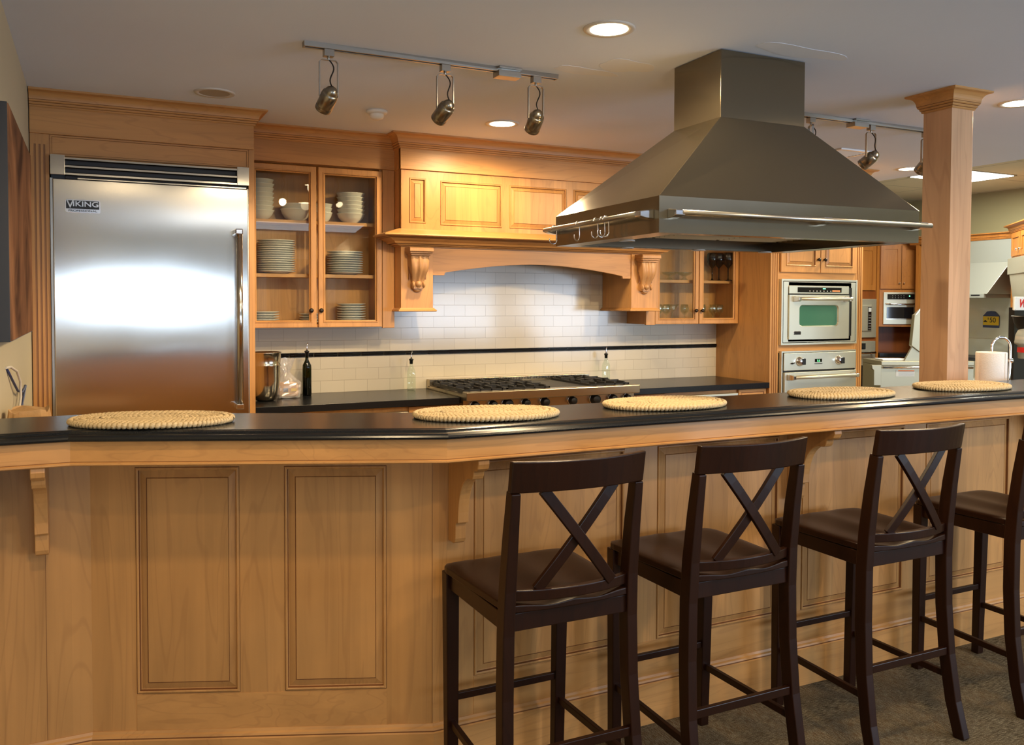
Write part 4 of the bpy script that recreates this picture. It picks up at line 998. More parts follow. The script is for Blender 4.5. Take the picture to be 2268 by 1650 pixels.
# picture on the left wall
pc = thing('framed_picture', 'large picture with painted brown reflections in a deep black frame on the left wall', 'picture', (-.25, 3.65, 1.36))
b_ = MB(); b_.box(-.269, -.231, 3.11, 4.20, 1.362, 2.108)
b_.build('frame', 'frame_black', pc, bevel=.001)
b_ = MB(); b_.box(-.231, -.2275, 3.112, 4.195, 1.366, 2.104); b_.build('picture_panel', 'artwork_reflection', pc)

# ================================================================== BRAIDED MATS
def mat_mesh():
    b_ = MB(); A, B = .236, .158; n = 9; pitch = .0165
    for k in range(n):
        a = A-.009-k*pitch; bb = B-.009-k*pitch*1.0
        if bb < .006: bb = .006
        per = 2*PI*math.sqrt((a*a+bb*bb)/2); cnt = max(8, int(per/.0125)); seg = cnt*4; pts = []; rr = []
        for i in range(seg):
            t = 2*PI*i/seg; ph = 2*PI*i/4
            off = .0016*math.cos(ph)
            pts.append(((a+off)*math.cos(t), (bb+off)*math.sin(t), .0085+.0012*math.sin(ph+k)+.001*math.sin(3*t+k))); rr.append(.0086+.0011*math.cos(ph+1))
        b_.tube(pts, rr, 7, closed=True)
        if bb <= .0225: break
    b_.box(-.10, .10, -.012, .012, .004, .014)
    return b_
mt = mat_mesh().build('placemat', 'straw', loc=(0, 0, 0)); first = True
for (x, y, rz, l) in ((.158, 2.775, -20, 'oval braided straw placemat at the left end of the bar in front of the refrigerator'),
                      (1.125, 2.500, -12, 'oval braided straw placemat at the bend in the bar, in front of the cooktop'),
                      (1.808, 2.492, -2, 'oval braided straw placemat right of the bend, third from the left end'),
                      (2.650, 2.490, 0, 'oval braided straw placemat second from the right, in front of the oven tower'),
                      (3.358, 2.492, 0, 'oval braided straw placemat at the right, in front of the maple column')):
    o = mt if first else mt.copy()
    if not first: C.objects.link(o)
    first = False; o.location = (x, y, 1.1322); o.rotation_euler = (0, 0, R(rz)); tag(o, l, 'placemat', 'braided placemats along the bar')

# ================================================================== STOOLS
def make_stool():
    t = thing('bar_stool', 'x', 'bar stool', (0, 0, 0)); W = 'espresso'
    # seat: dished slab with rounded plan; local +y is towards the bar
    nx, ny = 20, 18; b_ = MB(); T = []; Bt = []
    def plan(u, v):   # u,v in -1..1
        y = .020+.216*v; hw = .196+.020*(v+1)/2
        hw -= .022*max(0, abs(v)-.80)**2/.04*1.0
        yy = y+(.012*(1-u*u) if v > .5 else 0)*(v-.5)*2-(.014*(1-u*u) if v < -.5 else 0)*(-v-.5)*2
        return hw*u, yy
    for top in (1, 0):
        for j in range(ny+1):
            for i in range(nx+1):
                u = -1+2*i/nx; v = -1+2*j/ny; x, y = plan(u, v)
                edge = max(abs(u), abs(v)); rd = .005*max(0, (edge-.88)/.12)**2
                dish = -.012*math.exp(-((abs(u)-.42)**2)/.10)*(1-.25*(v+1))*(1 if v > -.9 else .6)
                zc_ = .703+(dish-rd*.7 if top else -.026+rd*.4)
                if v > .7 and top: zc_ -= .004*(v-.7)/.3*(1+math.cos(u*PI*2))*.5
                (T if top else Bt).append((x, y, zc_))
    n1 = nx+1; vs = T+Bt; o1 = len(T); fs = []
    for j in range(ny):
        for i in range(nx):
            a = j*n1+i; fs.append((a, a+1, a+n1+1, a+n1)); fs.append((o1+a, o1+a+n1, o1+a+n1+1, o1+a+1))
    b_.add(vs, fs, 0, True); fs = []
    for i in range(nx): fs.append((i, o1+i, o1+i+1, i+1)); a = ny*n1+i; fs.append((a, a+1, o1+a+1, o1+a))
    for j in range(ny): a = j*n1; fs.append((a, a+n1, o1+a+n1, o1+a)); a = j*n1+nx; fs.append((a, o1+a, o1+a+n1, a+n1))
    b_.add(vs, fs, 0, False); b_.build('seat', W, t, bevel=.003)
    for s_ in (-1, 1):
        b_ = MB(); b_.beam([(s_*.190, .214, .678), (s_*.184, .222, 0)], .042, .040, taper=.82); b_.build('leg', W, t, bevel=.003)
        path = [(s_*.207, -.247, 0), (s_*.203, -.215, .12), (s_*.199, -.190, .28), (s_*.194, -.178, .45), (s_*.191, -.176, .62), (s_*.189, -.182, .74), (s_*.188, -.198, .88), (s_*.188, -.216, 1.003)]
        b_ = MB(); b_.beam(path, .033, .044, taper=[.95, .98, 1, 1.02, 1.02, 1, .92, .80]); b_.build('leg', W, t, bevel=.003)
    # curved top rail
    def arc_rail(z0, z1, hw, y_end, bow, th, lean, name, n=14):
        b_ = MB(); vs = []; fs = []
        for i in range(n+1):
            u = -1+2*i/n; x = u*hw; y = y_end-bow*(1-u*u)
            for (dy, z, l) in ((0, z0, 0), (th, z0, 0), (th, z1, -lean), (0, z1, -lean)): vs.append((x, y+dy+l, z+(.004*(1-u*u) if z == z0 and name == 'top_rail' else 0)))
        for i in range(n):
            for k in range(4): fs.append((i*4+k, i*4+(k+1) % 4, i*4+4+(k+1) % 4, i*4+4+k))
        fs += [(0, 1, 2, 3), (4*n+3, 4*n+2, 4*n+1, 4*n)]
        b_.add(vs, fs); return b_.build(name, W, t, bevel=.003)
    arc_rail(1.002, 1.086, .203, -.228, .044, .020, .014, 'top_rail')
    arc_rail(.708, .738, .176, -.190, .034, .020, .002, 'lower_rail')
    # crossed braces
    for s_, dy in ((-1, -.006), (1, .007)):
        pts = []
        for i in range(9):
            q = i/8; x = s_*(-.112+.224*q)*1.0; z = .735+(1.006-.735)*q
            y = -.196-.024*q-.026*(1-(x/.19)**2)+dy+.008; pts.append((x, y, z))
        b_ = MB(); b_.beam(pts, .030, .014, side=(1, 0, -.7*s_)); b_.build('cross_brace', W, t, bevel=.002)
    # aprons
    b_ = MB(); b_.box(-.176, .176, -.190, -.170, .628, .676); b_.build('apron', W, t, bevel=.002)
    b_ = MB(); b_.box(-.172, .172, .205, .225, .625, .676); b_.build('apron', W, t, bevel=.002)
    for s_ in (-1, 1):
        b_ = MB(); b_.box(min(s_*.184, s_*.200), max(s_*.184, s_*.200), -.165, .200, .628, .676); b_.build('apron', W, t, bevel=.002)
        b_ = MB(); b_.beam([(s_*.199, -.202, .205), (s_*.186, .212, .212)], .016, .022); b_.build('stretcher', W, t, bevel=.002)
    b_ = MB(); b_.beam([(-.180, .216, .290), (.180, .216, .290)], .016, .022, side=(0, 1, 0)); b_.build('stretcher', W, t, bevel=.002)
    b_ = MB(); b_.beam([(-.196, -.196, .293), (.196, -.196, .293)], .016, .026, side=(0, 1, 0)); b_.build('stretcher', W, t, bevel=.002)
    return t
st = make_stool(); first = True
for x, rz, l in ((1.158, 0, 'dark brown wooden bar stool with crossed back, leftmost by the bend of the bar'), (1.748, .5, 'dark brown wooden bar stool with crossed back, second from the left'),
                 (2.462, 0, 'dark brown wooden bar stool with crossed back, third from the left'), (3.212, 0, 'dark brown wooden bar stool cut off by the right edge of the picture')):
    o = st if first else copy_tree(st); first = False
    o.location = (x, 2.202, 0); o.rotation_euler = (0, 0, R(rz)); tag(o, l, 'bar stool', 'bar stools along the bar')

# ================================================================== PAPER TOWEL
PX, PY = 4.072, 2.86; pb = .985
# small shelf-height stand behind the bar carries the roll
b_ = MB(); b_.box(3.90, 4.34, 2.675, 3.15, .0, .955); tag(b_.build('side_counter', 'maple_v', loc=(4.1, 2.9, 0)), 'maple counter block behind the bar right of the column', 'cabinet')
ph = thing('paper_towel_holder', 'chrome paper towel holder with tall curved arm behind the bar', 'holder', (PX, PY, .955))
b_ = MB(); b_.lathe([(0, .956), (.085, .956), (.085, .962), (.078, .968), (0, .968)], (PX, PY, 0), 32); b_.build('base', 'chrome', ph)
pts = [(PX, PY, .966), (PX, PY, 1.26)]
for i in range(13):
    a = PI-PI*i/12; pts.append((PX+.058+.058*math.cos(a)*1.0, PY-.02*(1-math.cos(PI*i/12))*.5, 1.272+.052*math.sin(a)))
pts += [(PX+.114, PY-.022, 1.21), (PX+.104, PY-.024, 1.10), (PX+.092, PY-.022, .966)]
b_ = MB(); b_.tube(pts, .0065, 10); b_.build('curved_arm', 'chrome', ph)
b_ = MB(); b_.lathe([(.014*math.sin(a), .014*math.cos(a)) for a in [PI*i/8 for i in range(9)]], (PX+.118, PY-.022, 1.205), 14, cap=False); b_.build('ball_joint', 'chrome', ph)
b_ = MB(); b_.lathe([(.020, .970), (.070, .970), (.0715, .974), (.0715, 1.246), (.069, 1.250), (.020, 1.250), (.020, .970)], (PX-.001, PY, 0), 40, cap=False)
b_.box(PX-.001, PX+.0005, PY-.0745, PY-.070, .972, 1.248); tag(b_.build('paper_towel_roll', 'paper_white', loc=(PX, PY, .97)), 'white roll of paper towels on the chrome holder behind the bar', 'paper towel')

# ================================================================== CEILING FITTINGS
def downlight(x, y, label, on=True, power=60, r=.082):
    t = thing('recessed_light', label, 'ceiling light', (x, y, CEIL), 'recessed ceiling lights')
    b_ = MB(); b_.lathe([(r-.012, CEIL+.0), (r-.010, CEIL-.004), (r+.012, CEIL-.006), (r+.016, CEIL-.001), (r+.016, CEIL)], (x, y, 0), 36, cap=False); b_.build('trim_ring', 'trim_ring', t)
    b_ = MB(); b_.lathe([(r-.010, CEIL-.004), (r-.020, CEIL-.0025), (0, CEIL-.002)], (x, y, 0), 30, cap=False); b_.build('lamp', 'lamp_glow' if on else 'lamp_off', t)
    if on:
        s_ = spot('recessed_lamp', (x, y, CEIL-.03), (x, y, 0), power, WARM, 172, .45, .05)
downlight(1.757, 2.795, 'lit recessed ceiling light above the bar bend, biggest in view', True, 76)
downlight(2.131, 4.530, 'lit recessed ceiling light in front of the mantel hood', True, 76)
downlight(4.273, 2.880, 'lit recessed ceiling light at the right edge beside the column', True, 76)
downlight(5.603, 4.635, 'lit recessed ceiling light between the hood and the column', True, 76)
downlight(.553, 4.505, 'unlit recessed ceiling light above the refrigerator', False)
for x, y, l in ((.25, 1.40, 'nearest the left wall'), (2.0, 1.40, 'above the middle stools'), (3.8, 1.40, 'toward the right end of the bar'), (1.2, .2, 'farther back on the left'), (3.2, .2, 'farther back on the right')):
    downlight(x, y, 'lit recessed ceiling light on the seating side, ' + l, True, 42)

sdt = thing('smoke_detector', 'small round white smoke detector on the ceiling', 'smoke detector', (1.388, 4.535, CEIL))
b_ = MB(); b_.lathe([(.056, CEIL), (.057, CEIL-.010), (.053, CEIL-.016), (.040, CEIL-.020)], (1.388, 4.535, 0), 32, cap=True); b_.build('base', 'white_plastic', sdt)
b_ = MB(); b_.lathe([(.038, CEIL-.018), (.038, CEIL-.030), (.034, CEIL-.040), (.020, CEIL-.048), (0, CEIL-.049)], (1.388, 4.535, 0), 28, cap=False); b_.build('sensor_dome', 'white_plastic', sdt)

vt = thing('ceiling_vent', 'square white ceiling air vent behind the island hood', 'vent', (4.62, 4.36, CEIL))
b_ = MB(); vx0, vx1, vy0, vy1 = 4.46, 4.77, 4.22, 4.46
for a in ((vx0, vx1, vy0, vy0+.03), (vx0, vx1, vy1-.03, vy1), (vx0, vx0+.03, vy0+.03, vy1-.03), (vx1-.03, vx1, vy0+.03, vy1-.03)): b_.box(a[0], a[1], a[2], a[3], CEIL-.010, CEIL)
b_.build('frame', 'white_plastic', vt, bevel=.002)
for k in range(6):
    b_ = MB(); y = vy0+.042+k*.030; b_.prism([(y, CEIL-.002), (y+.018, CEIL-.009), (y+.020, CEIL-.008), (y+.002, CEIL-.001)], 'x', vx0+.03, vx1-.03); b_.build('slat', 'white_plastic', vt)
b_ = MB(); b_.box(vx0+.03, vx1-.03, vy0+.03, vy1-.03, CEIL-.0008, CEIL); b_.build('duct_opening', 'black', vt)

# fluorescent panel in the far ceiling
fp = thing('fluorescent_panel', 'bright rectangular fluorescent ceiling panel in the far showroom', 'ceiling light', (7.5, 5.6, 2.72))
b_ = MB(); b_.box(7.10, 7.90, 5.36, 5.86, 2.709, 2.713); b_.build('diffuser', 'panel_glow', fp)
b_ = MB(); b_.box(7.08, 7.92, 5.34, 5.88, 2.713, 2.72); b_.build('frame', 'nickel_dark', fp)

def track(x0, x1, y, label, feed_x):
    t = thing('lighting_track', label, 'track light', ((x0+x1)/2, y, CEIL))
    b_ = MB(); b_.box(x0, x1, y-.018, y-.008, CEIL-.020, CEIL); b_.box(x0, x1, y+.008, y+.018, CEIL-.020, CEIL); b_.box(x0, x1, y-.008, y+.008, CEIL-.006, CEIL); b_.box(x0, x0+.006, y-.018, y+.018, CEIL-.021, CEIL); b_.box(x1-.006, x1, y-.018, y+.018, CEIL-.021, CEIL)
    b_.box(x0+.006, x1-.006, y-.007, y+.007, CEIL-.012, CEIL-.007, 1)
    b_.build('rail', ['satin_nickel', 'black'], t, bevel=.001)
    b_ = MB(); b_.box(feed_x-.055, feed_x+.055, y-.032, y+.032, CEIL-.042, CEIL-.016); b_.box(feed_x-.055, feed_x+.055, y-.040, y+.040, CEIL-.010, CEIL); b_.box(feed_x-.04, feed_x+.04, y-.02, y+.02, CEIL-.02, CEIL-.005); b_.build('feed_box', 'satin_nickel', t, bevel=.002)
track(.762, 1.902, 3.468, 'long nickel ceiling track above the bar left of the island hood', 1.655)
track(3.40, 4.70, 3.552, 'nickel ceiling track running behind the hood chimney and column', 3.875)
def head(x, y, tilt, yaw, label, roll=0, side=False, power=36, target=None, hang=.155):
    """spotlight: adapter, yoke, cylinder with round back, cord"""
    t = thing('track_spotlight', label, 'spotlight', (x, y, CEIL-.02), 'track spotlights')
    b_ = MB(); b_.box(x-.020, x+.020, y-.016, y+.016, CEIL-.048, CEIL-.020); b_.cyl((x, y, CEIL-.060), (x, y, CEIL-.046), .006); b_.build('adapter', 'satin_nickel', t, bevel=.0015)
    ax = Vector((1, 0, 0)) if not side else Vector((math.sin(.5), math.cos(.5), 0)); nrm = ax.cross(Vector((0, 0, 1)))
    z0 = CEIL-.060; z1 = CEIL-.06-hang+.02; c = Vector((x, y, 0)); hw = .037
    pts = [c-ax*hw+Vector((0, 0, z1)), c-ax*hw+Vector((0, 0, z0-.010)), c-ax*(hw-.008)+Vector((0, 0, z0-.001)), c+ax*(hw-.008)+Vector((0, 0, z0-.001)), c+ax*hw+Vector((0, 0, z0-.010)), c+ax*hw+Vector((0, 0, z1))]
    b_ = MB(); b_.beam(pts, .012, .0032, side=tuple(nrm)); b_.build('yoke', 'satin_nickel', t)
    ctr = Vector((x, y, z1-.004)); d = (Vector(target)-ctr).normalized(); q = d.to_track_quat('Z', 'Y').to_matrix()
    b_ = MB(); prof = [(0, -.052)]+[(.027*math.sin(a), -.025-.027*math.cos(a)) for a in [PI/2*i/8 for i in range(1, 9)]]+[(.030, -.022), (.033, -.020), (.033, -.014), (.0345, -.012), (.0345, .040), (.0325, .043), (.0345, .046), (.0345, .062), (.031, .064), (.029, .056), (.024, .034), (0, .030)]
    b_.lathe(prof, tuple(ctr), 28, 0, q, cap=False); hd = b_.build('lamp_housing', 'nickel_dark', t)
    b_ = MB(); b_.lathe([(0, .052), (.028, .052), (.028, .053), (0, .053)], tuple(ctr), 20, 0, q); b_.build('lamp_face', 'lamp_glow', hd)
    back = ctr+d*-.048
    p0 = Vector((x, y, CEIL-.058)); p3 = back
    off = Vector((.018, -.004, 0)); pts = []
    for i in range(13):
        u = i/12; p = p0.lerp(p3, u)+off*math.sin(u*PI*2)*(.6)+Vector((.006, 0, 0))*math.sin(u*PI); pts.append(p)
    b_ = MB(); b_.tube(pts, .0028, 6); b_.build('cord', 'black', t)
    spot('track_lamp', tuple(ctr+d*.075), target, power, WARM, 62, .5, .025)
head(.862, 3.468, 0, 0, 'nickel track spotlight nearest the left end of the long track', target=(.55, 4.9, 1.2), hang=.165)
head(1.362, 3.468, 0, 0, 'nickel track spotlight in the middle of the long track', target=(1.0, 5.0, 1.3), hang=.165)
head(1.797, 3.468, 0, 0, 'nickel track spotlight at the right end of the long track', target=(2.0, 5.3, .9), hang=.165)
head(3.525, 3.552, 0, 0, 'brightly lit track spotlight just right of the hood chimney', side=True, target=(2.9, 5.2, 1.55), hang=.145)
head(3.98, 3.552, 0, 0, 'nickel track spotlight between the hood and the column', target=(3.6, 5.0, 1.3), hang=.160)
head(4.43, 3.552, 0, 0, 'nickel track spotlight half hidden behind the column', target=(4.4, 5.0, 1.0), hang=.160)

# ================================================================== FAR SHOWROOM
# tall cherry cabinet with built-in microwave and oven
ft = thing('tall_cabinet', 'tall cherry cabinet seen past the oven tower with built-in microwave', 'cabinet', (7.95, 7.5, 0))
b_ = MB(); b_.box(7.40, 8.300, 7.27, 7.90, 0, 2.19); b_.build('carcass', 'cherry_dark', ft, bevel=.002)
b_ = MB(); b_.rings(7.45, 8.240, 1.650, 2.17, 7.250, [(0, -.02), (0, 0), (.06, 0), (.06, -.008)], True); b_.build('door', 'cherry', ft)
b_ = MB(); b_.box(8.262, 8.302, 7.255, 7.275, 0, 2.19); b_.build('stile', 'cherry', ft)
crown([(7.40, 7.27), (8.30, 7.27), (8.30, 7.90)], 2.27, .075, .055, ft, mats=('cherry', 'cherry_dark'))
mo = thing('microwave', 'built-in stainless microwave in the tall cherry cabinet', 'microwave', (7.95, 7.3, 1.10))
b_ = MB(); b_.box(7.50, 8.252, 7.245, 7.40, 1.10, 1.548); b_.build('trim_frame', 'steel_oven', mo, bevel=.003)
b_ = MB(); b_.box(7.56, 8.170, 7.232, 7.25, 1.172, 1.480); b_.build('door', 'steel_oven', mo, bevel=.01)
b_ = MB(); b_.box(8.100, 8.152, 7.228, 7.234, 1.185, 1.455); kp = b_.build('keypad', 'black_gloss', mo)
b_ = MB(); b_.box(8.104, 8.148, 7.2265, 7.229, 1.40, 1.445)
for k in range(6): b_.box(8.106, 8.146, 7.2265, 7.229, 1.200+k*.032, 1.203+k*.032)
b_.build('keypad_marks', 'label_grey', kp)
fo = thing('built_in_oven', 'dim stainless wall oven beneath the microwave in the far tall cabinet', 'oven', (7.95, 7.3, .38))
b_ = MB(); b_.box(7.50, 8.245, 7.245, 7.40, .38, 1.060); b_.build('body', 'steel_oven', fo, bevel=.003)
b_ = MB(); b_.box(8.02, 8.078, 7.238, 7.247, .965, 1.035); b_.box(7.62, 8.06, 7.238, 7.247, .50, .78); b_.build('window_glass', 'black_gloss', fo)
b_ = MB(); b_.cyl((7.56, 7.195, .925), (8.19, 7.195, .925), .013); b_.cyl((8.17, 7.195, .925), (8.17, 7.25, .925), .012); b_.build('handle', 'chrome', fo)

def rot_thing(name, label, cat, M, lx=0):
    p = M @ Vector((lx, 0, 0)); return thing(name, label, cat, (p.x, p.y, 0))
# angled upper cabinet with compact oven
BM = frame_at(8.30, 7.25, -30)
ac = rot_thing('angled_cabinet', 'cherry wall cabinet with two doors above a compact oven in the far corner', 'cabinet', BM, .24)
b_ = MB(BM); b_.box(0.0, .485, .0, .25, 1.225, 2.195); b_.build('carcass', 'cherry', ac, bevel=.002)
for x0, x1, kx in ((.006, .238, .215), (.244, .475, .268)):
    b_ = MB(BM); b_.rings(x0, x1, 1.668, 2.172, -.001, [(0, -.0), (0, .018), (.042, .018), (.043, .010)], True); d_ = b_.build('door', 'cherry', ac)
    knob_mb(kx, -.020, 1.735, .009, BM).build('knob', 'chrome', d_)
b_ = MB(BM); b_.sweep([(0, 0), (.485, 0)], crown_prof(2.275, .085, .05)); b_.build('crown_moulding', 'cherry', ac)
b_ = MB(BM); b_.box(.02, .485, .02, .25, 0, .868); b_.build('base_cabinet', 'cherry', ac)
b_ = MB(BM); b_.box(.005, .485, -.03, .25, .870, .914); b_.build('worktop', 'granite', ac)
b_ = MB(BM); b_.box(.02, .485, .24, .25, .915, 1.225); b_.build('back_panel', 'cherry_dark', ac)
vo = rot_thing('compact_oven', 'compact stainless oven with black window under the far angled cabinet doors', 'oven', BM, .245)
b_ = MB(BM); b_.box(.043, .452, -.020, .0, 1.255, 1.628); b_.build('body', 'steel_oven', vo, bevel=.002)
b_ = MB(BM); b_.box(.086, .392, -.0235, -.0195, 1.545, 1.607); b_.build('control_panel', 'black_gloss', vo)
b_ = MB(BM)
for k in range(5): b_.box(.14+k*.032, .147+k*.032, -.0245, -.023, 1.585, 1.589); b_.box(.14+k*.032, .147+k*.032, -.0245, -.023, 1.562, 1.566)
b_.build('button', 'label_grey', vo)
b_ = MB(BM); b_.box(.330, .342, -.0245, -.023, 1.575, 1.590); b_.build('indicator', 'led_green', vo)
b_ = MB(BM); b_.box(.080, .385, -.0235, -.0195, 1.322, 1.455); b_.build('window_glass', 'black_gloss', vo)
b_ = MB(BM); b_.box(.074, .391, -.0245, -.0225, 1.312, 1.320); b_.build('door_trim', 'chrome', vo)
b_ = MB(BM); b_.tube([(.07, -.035, 1.493), (.12, -.055, 1.489), (.245, -.062, 1.487), (.36, -.055, 1.489), (.405, -.035, 1.493)], .011, 10); b_.build('handle', 'chrome', vo)
# stainless grill with raised lid in front of it
GM = frame_at(7.0, 6.15, -26)
gg = rot_thing('outdoor_grill', 'stainless steel outdoor grill with its lid raised left of the column', 'grill', GM, .3)
b_ = MB(GM); b_.box(.055, .98, 0, .45, .60, .880); b_.build('body', 'steel_matte', gg, bevel=.003)
b_ = MB(GM); b_.box(.055, .98, -.012, .45, .880, .924); b_.build('top_rim', 'steel_matte', gg, bevel=.006)
b_ = MB(GM); b_.prism([(-.045, .885), (.050, .885), (.050, .683), (-.022, .683), (-.024, .835), (-.040, .850)], 'y', -.03, .02); b_.build('side_panel', 'steel_matte', gg, bevel=.002)
b_ = MB(GM); b_.cyl((.068, -.04, .862), (.95, -.04, .862), .011); b_.cyl((.09, -.04, .862), (.09, .0, .862), .007); b_.cyl((.92, -.04, .862), (.92, .0, .862), .007); b_.build('handle', 'chrome', gg)
b_ = MB(GM); b_.box(.206, .390, -.0025, -.0005, .771, .834); wl = b_.build('warning_label', 'label_grey', gg)
b_ = MB(GM); b_.box(.228, .388, -.004, -.002, .824, .832); b_.build('warning_stripe', 'label_orange', wl)
b_ = MB(GM)
for k in range(5): b_.box(.232, .384, -.004, -.002, .780+k*.008, .782+k*.008)
b_.build('warning_text', 'nickel_dark', wl)
b_ = MB(GM); pts = [(.383, 1.385), (.395, 1.388), (.62, 1.60), (.75, 1.58), (.90, 1.385), (.90, 1.00), (.444, 1.012), (.357, 1.078)]
b_.prism(pts, 'y', .0, .06); b_.build('raised_lid', 'steel_matte', gg, bevel=.004)
b_ = MB(GM); b_.prism([(.300, .925), (.372, 1.060), (.60, 1.00), (.80, .925)], 'y', .02, .05); b_.build('lid_hinge_plate', 'steel_matte', gg)
b_ = MB(GM); b_.prism([(.393, 1.386), (.401, 1.386), (.460, 1.46), (.452, 1.465)], 'y', -.006, .003); b_.build('lid_edge', 'white_plastic', gg)
b_ = MB(GM); b_.box(.10, .36, .06, .26, .926, .938); b_.build('booklet', 'paper_white', gg)
b_ = MB(GM); b_.box(.055, .98, .03, .42, 0, .60); b_.build('cart', 'cherry_dark', gg)
# hood and range on the far right wall (facing -x)
RM = frame_at(8.5, 7.0, -90)
cr = rot_thing('hood_cabinet', 'cherry cabinet with crown framing the far stainless wall hood', 'cabinet', RM, 1.0)
b_ = MB(RM); b_.box(.10, 1.28, .02, .34, 2.16, 2.20); b_.box(1.235, 1.275, .0, .34, 0, 2.20); b_.box(.08, .12, 0, .34, 0, 2.2); b_.box(1.0, 1.236, .28, .34, 1.556, 2.17, 1); b_.build('frame', ['cherry', 'cherry_dark'], cr)
b_ = MB(RM); b_.sweep([(.0, 0), (1.28, 0)], crown_prof(2.238, .07, .05)); b_.build('crown_moulding', 'cherry', cr)
wh = rot_thing('wall_hood', 'bright stainless wall hood on the far wall right of the column', 'range hood', RM, .9)
b_ = MB(RM); b_.box(.35, 1.232, .0, .30, 1.930, 2.168); b_.build('duct_cover', 'steel_bright', wh, bevel=.002)
b_ = MB(RM); F = [(.35, 1.930), (1.222, 1.930), (1.076, 1.600), (.35, 1.600)]; yt, yb = -.002, -.16
v = [(F[0][0], yt, F[0][1]), (F[1][0], yt, F[1][1]), (F[2][0], yb, F[2][1]), (F[3][0], yb, F[3][1]), (F[0][0], .28, F[0][1]), (F[1][0], .28, F[1][1]), (F[2][0], .28, F[2][1]), (F[3][0], .28, F[3][1])]
b_.add(v, [(0, 1, 2, 3), (4, 5, 6, 7), (1, 5, 6, 2), (0, 3, 7, 4), (0, 1, 5, 4), (3, 2, 6, 7)]); b_.build('canopy', 'steel_bright', wh, bevel=.002)
b_ = MB(RM); b_.box(.35, 1.045, -.165, .28, 1.558, 1.600); lip = b_.build('front_lip', 'steel_bright', wh, bevel=.002)
b_ = MB(RM); b_.box(.90, 1.0, -.168, -.164, 1.580, 1.591); b_.build('switch_strip', 'black', lip)
b_ = MB(RM); b_.box(.12, 1.235, .27, .285, .90, 1.557); o = b_.build('steel_backsplash', 'steel_oven', loc=tuple(RM @ Vector((.7, .28, .9)))); tag(o, 'plain stainless backsplash under the far wall hood', 'backsplash')
pt = rot_thing('price_tag', 'yellow and blue price tag reading 50 on the far steel backsplash', 'sign', RM, 1.01)
tx0, tx1, tz0, tz1, ty = .736, .924, 1.238, 1.395, .262
b_ = MB(RM); pts = [(tx0, tz0+.02), (tx1, tz0+.02), (tx1, tz1-.03), ((tx0*.25+tx1*.75), tz1+.018), ((tx0+tx1)/2, tz1+.024), ((tx0*.75+tx1*.25), tz1+.018), (tx0, tz1-.03)]
b_.prism([(tx0, tz0), (tx1, tz0)]+pts[2:], 'y', ty, ty+.003); b_.build('card', 'tag_blue', pt)
b_ = MB(RM); b_.box(tx0+.002, tx1-.002, ty-.001, ty, tz0+.026, tz1-.035); b_.build('yellow_field', 'tag_yellow', pt)
text('50', .075, RM @ FACE(.852, ty-.002, 1.318), 'black', pt)
text('$', .030, RM @ FACE(.800, ty-.002, 1.335), 'black', pt)
b_ = MB(RM); b_.box(.745, .788, ty-.002, ty-.001, 1.298, 1.304); b_.prism([(.749, 1.305), (.783, 1.305), (.771, 1.319), (.761, 1.319)], 'y', ty-.002, ty-.001); b_.build('card_logo', 'black', pt)
rr_ = rot_thing('range', 'stainless range below the far wall hood right of the column', 'range', RM, .6)
b_ = MB(RM); b_.box(.20, 1.20, -.30, .26, .08, .90); b_.build('body', 'steel_oven', rr_, bevel=.004)
b_ = MB(RM); b_.box(.22, 1.18, .20, .268, .90, 1.118); b_.build('backguard', 'steel_oven', rr_, bevel=.003)
b_ = MB(RM); b_.box(.22, 1.18, -.26, .19, .90, .935); b_.build('grate', 'cast_iron', rr_)
b_ = MB(RM); b_.cyl((.28, -.36, .70), (1.12, -.36, .70), .014); b_.cyl((.30, -.36, .70), (.30, -.29, .70), .009); b_.cyl((1.10, -.36, .70), (1.10, -.29, .70), .009); b_.build('handle', 'chrome', rr_)
# far right angled unit
QM = frame_at(8.44, 5.74, -134)
qu = rot_thing('angled_cabinet', 'cherry corner wall cabinet with crown at the right edge of the picture', 'cabinet', QM, .4)
b_ = MB(QM); b_.box(.03, 1.0, .0, .33, 1.955, 2.225); b_.box(.03, .07, 0, .33, 0, 1.955); b_.build('carcass', 'cherry', qu, bevel=.002)
for x0, x1, kx in ((.09, .44, .40), (.47, .95, .52)):
    b_ = MB(QM); b_.rings(x0, x1, 1.975, 2.205, 0, [(0, 0), (0, .018), (.05, .018), (.051, .010)], True); d_ = b_.build('door', 'cherry', qu); knob_mb(kx, -.019, 2.03, .012, QM).build('knob', 'chrome', d_)
b_ = MB(QM); b_.sweep([(0, .33), (0, 0), (1.0, 0)], crown_prof(2.290, .075, .06)); b_.build('crown_moulding', 'cherry', qu)
qh = rot_thing('wall_hood', 'grey steel hood under the far right corner cabinet', 'range hood', QM, .5)
b_ = MB(QM); b_.box(.10, 1.0, -.05, .30, 1.79, 1.950); b_.build('duct_cover', 'steel_oven', qh, bevel=.003)
b_ = MB(QM); b_.prism([(.14, 1.79), (1.0, 1.79), (1.0, 1.50), (.33, 1.50)], 'y', -.04, .29); b_.build('canopy', 'steel_oven', qh, bevel=.003)
b_ = MB(QM); b_.box(.08, 1.0, .25, .28, .92, 1.50); o = b_.build('steel_backsplash', 'steel_oven', loc=tuple(QM @ Vector((.5, .26, .92)))); tag(o, 'steel backsplash behind the waste disposer display', 'backsplash')

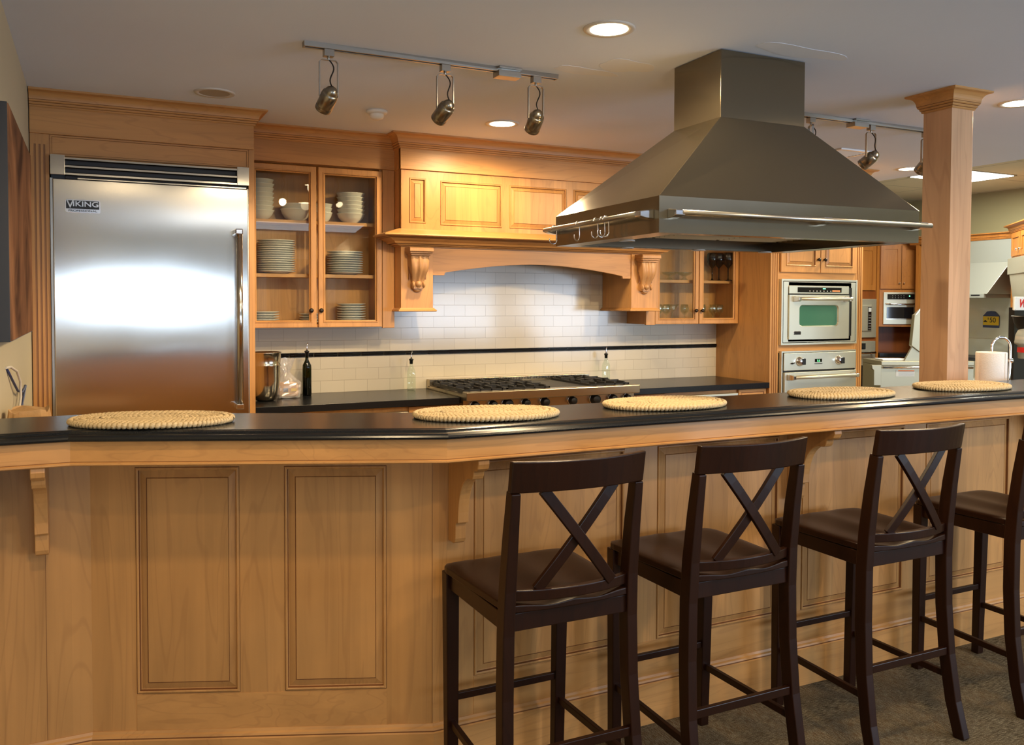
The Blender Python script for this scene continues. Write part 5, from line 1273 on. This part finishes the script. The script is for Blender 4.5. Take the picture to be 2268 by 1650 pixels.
# waste disposer display
dd = thing('disposer_stand', 'black display stand with white red-lettered sign at the right edge', 'display stand', (5.52, 3.66, 0))
b_ = MB(); b_.box(5.52, 5.95, 3.72, 3.76, .0, 1.47); b_.build('back_board', 'black', dd)
b_ = MB(); b_.box(5.25, 5.75, 3.30, 3.74, 0, .90); b_.build('base', 'cherry_dark', dd)
b_ = MB(); b_.box(5.22, 5.78, 3.26, 3.74, .90, .925); b_.build('worktop', 'granite', dd)
b_ = MB(); b_.box(5.282, 5.66, 3.560, 3.575, 1.452, 1.540); sg = b_.build('sign', 'sign_white', dd, bevel=.004)
b_ = MB(); b_.box(5.54, 5.64, 3.575, 3.72, 1.455, 1.47); b_.build('sign_bracket', 'black', sg)
text('Wa', .070, FACE(5.318, 3.558, 1.495), 'sign_red', sg, bold=.002, shear=.35, align='LEFT')
b_ = MB()
for p in ((5.290, 1.460), (5.290, 1.532)): b_.lathe([(0, 0), (.002, 0), (.002, .001), (0, .001)], (p[0], 3.560, p[1]), 8, 0, q90)
b_.build('screw', 'nickel_dark', sg)
b_ = MB(); b_.lathe([(.105, 1.412), (.103, 1.416), (.096, 1.412), (.088, 1.37), (.066, 1.33), (.035, 1.305), (0, 1.30)], (5.507, 3.61, 0), 28, cap=False); b_.build('sink_bowl', 'black', dd)
dp = thing('waste_disposer', 'grey waste disposer with red label mounted on the black stand', 'disposer', (5.46, 3.60, 1.13))
b_ = MB(); dx, dy = 5.494, 3.60; b_.lathe([(0, 1.135), (.055, 1.135), (.062, 1.140), (.066, 1.225), (.082, 1.232), (.084, 1.245), (.080, 1.262), (.078, 1.290), (.066, 1.318), (.046, 1.340), (.030, 1.345), (0, 1.346)], (dx, dy, 0), 32, cap=False); b_.build('motor_housing', 'disposer_grey', dp)
b_ = MB(); b_.lathe([(.022, 1.345), (.022, 1.372), (.030, 1.375), (.030, 1.385), (.050, 1.388), (.050, 1.395)], (dx, dy, 0), 24, cap=False); b_.build('mounting_neck', 'chrome', dp)
b_ = MB(); b_.lathe([(.0665, 1.178), (.0672, 1.212)], (dx, dy, 0), 32, cap=False); b_.build('red_label', 'sign_red', dp)
b_ = MB(); b_.lathe([(.0808, 1.262), (.0792, 1.282)], (dx, dy, 0), 32, cap=False); b_.build('grey_label', 'label_grey', dp)
# steel pans on the display counter
for i, (x, y, r_, h, l) in enumerate(((5.10, 3.40, .055, .045, 'small polished steel pan at the right edge beyond the paper towels'), (5.33, 3.33, .060, .040, 'low steel dish beside the small pan on the display counter'))):
    pass
b_ = MB(); b_.lathe([(0, .926), (.050, .926), (.056, .932), (.058, .985), (.060, .987), (.055, .986), (.050, .934), (0, .932)], (5.32, 3.37, 0), 28, cap=False); tag(b_.build('steel_pan', 'chrome', loc=(5.32, 3.37, .926)), 'small polished steel pan on the display counter right of the paper towels', 'pan')
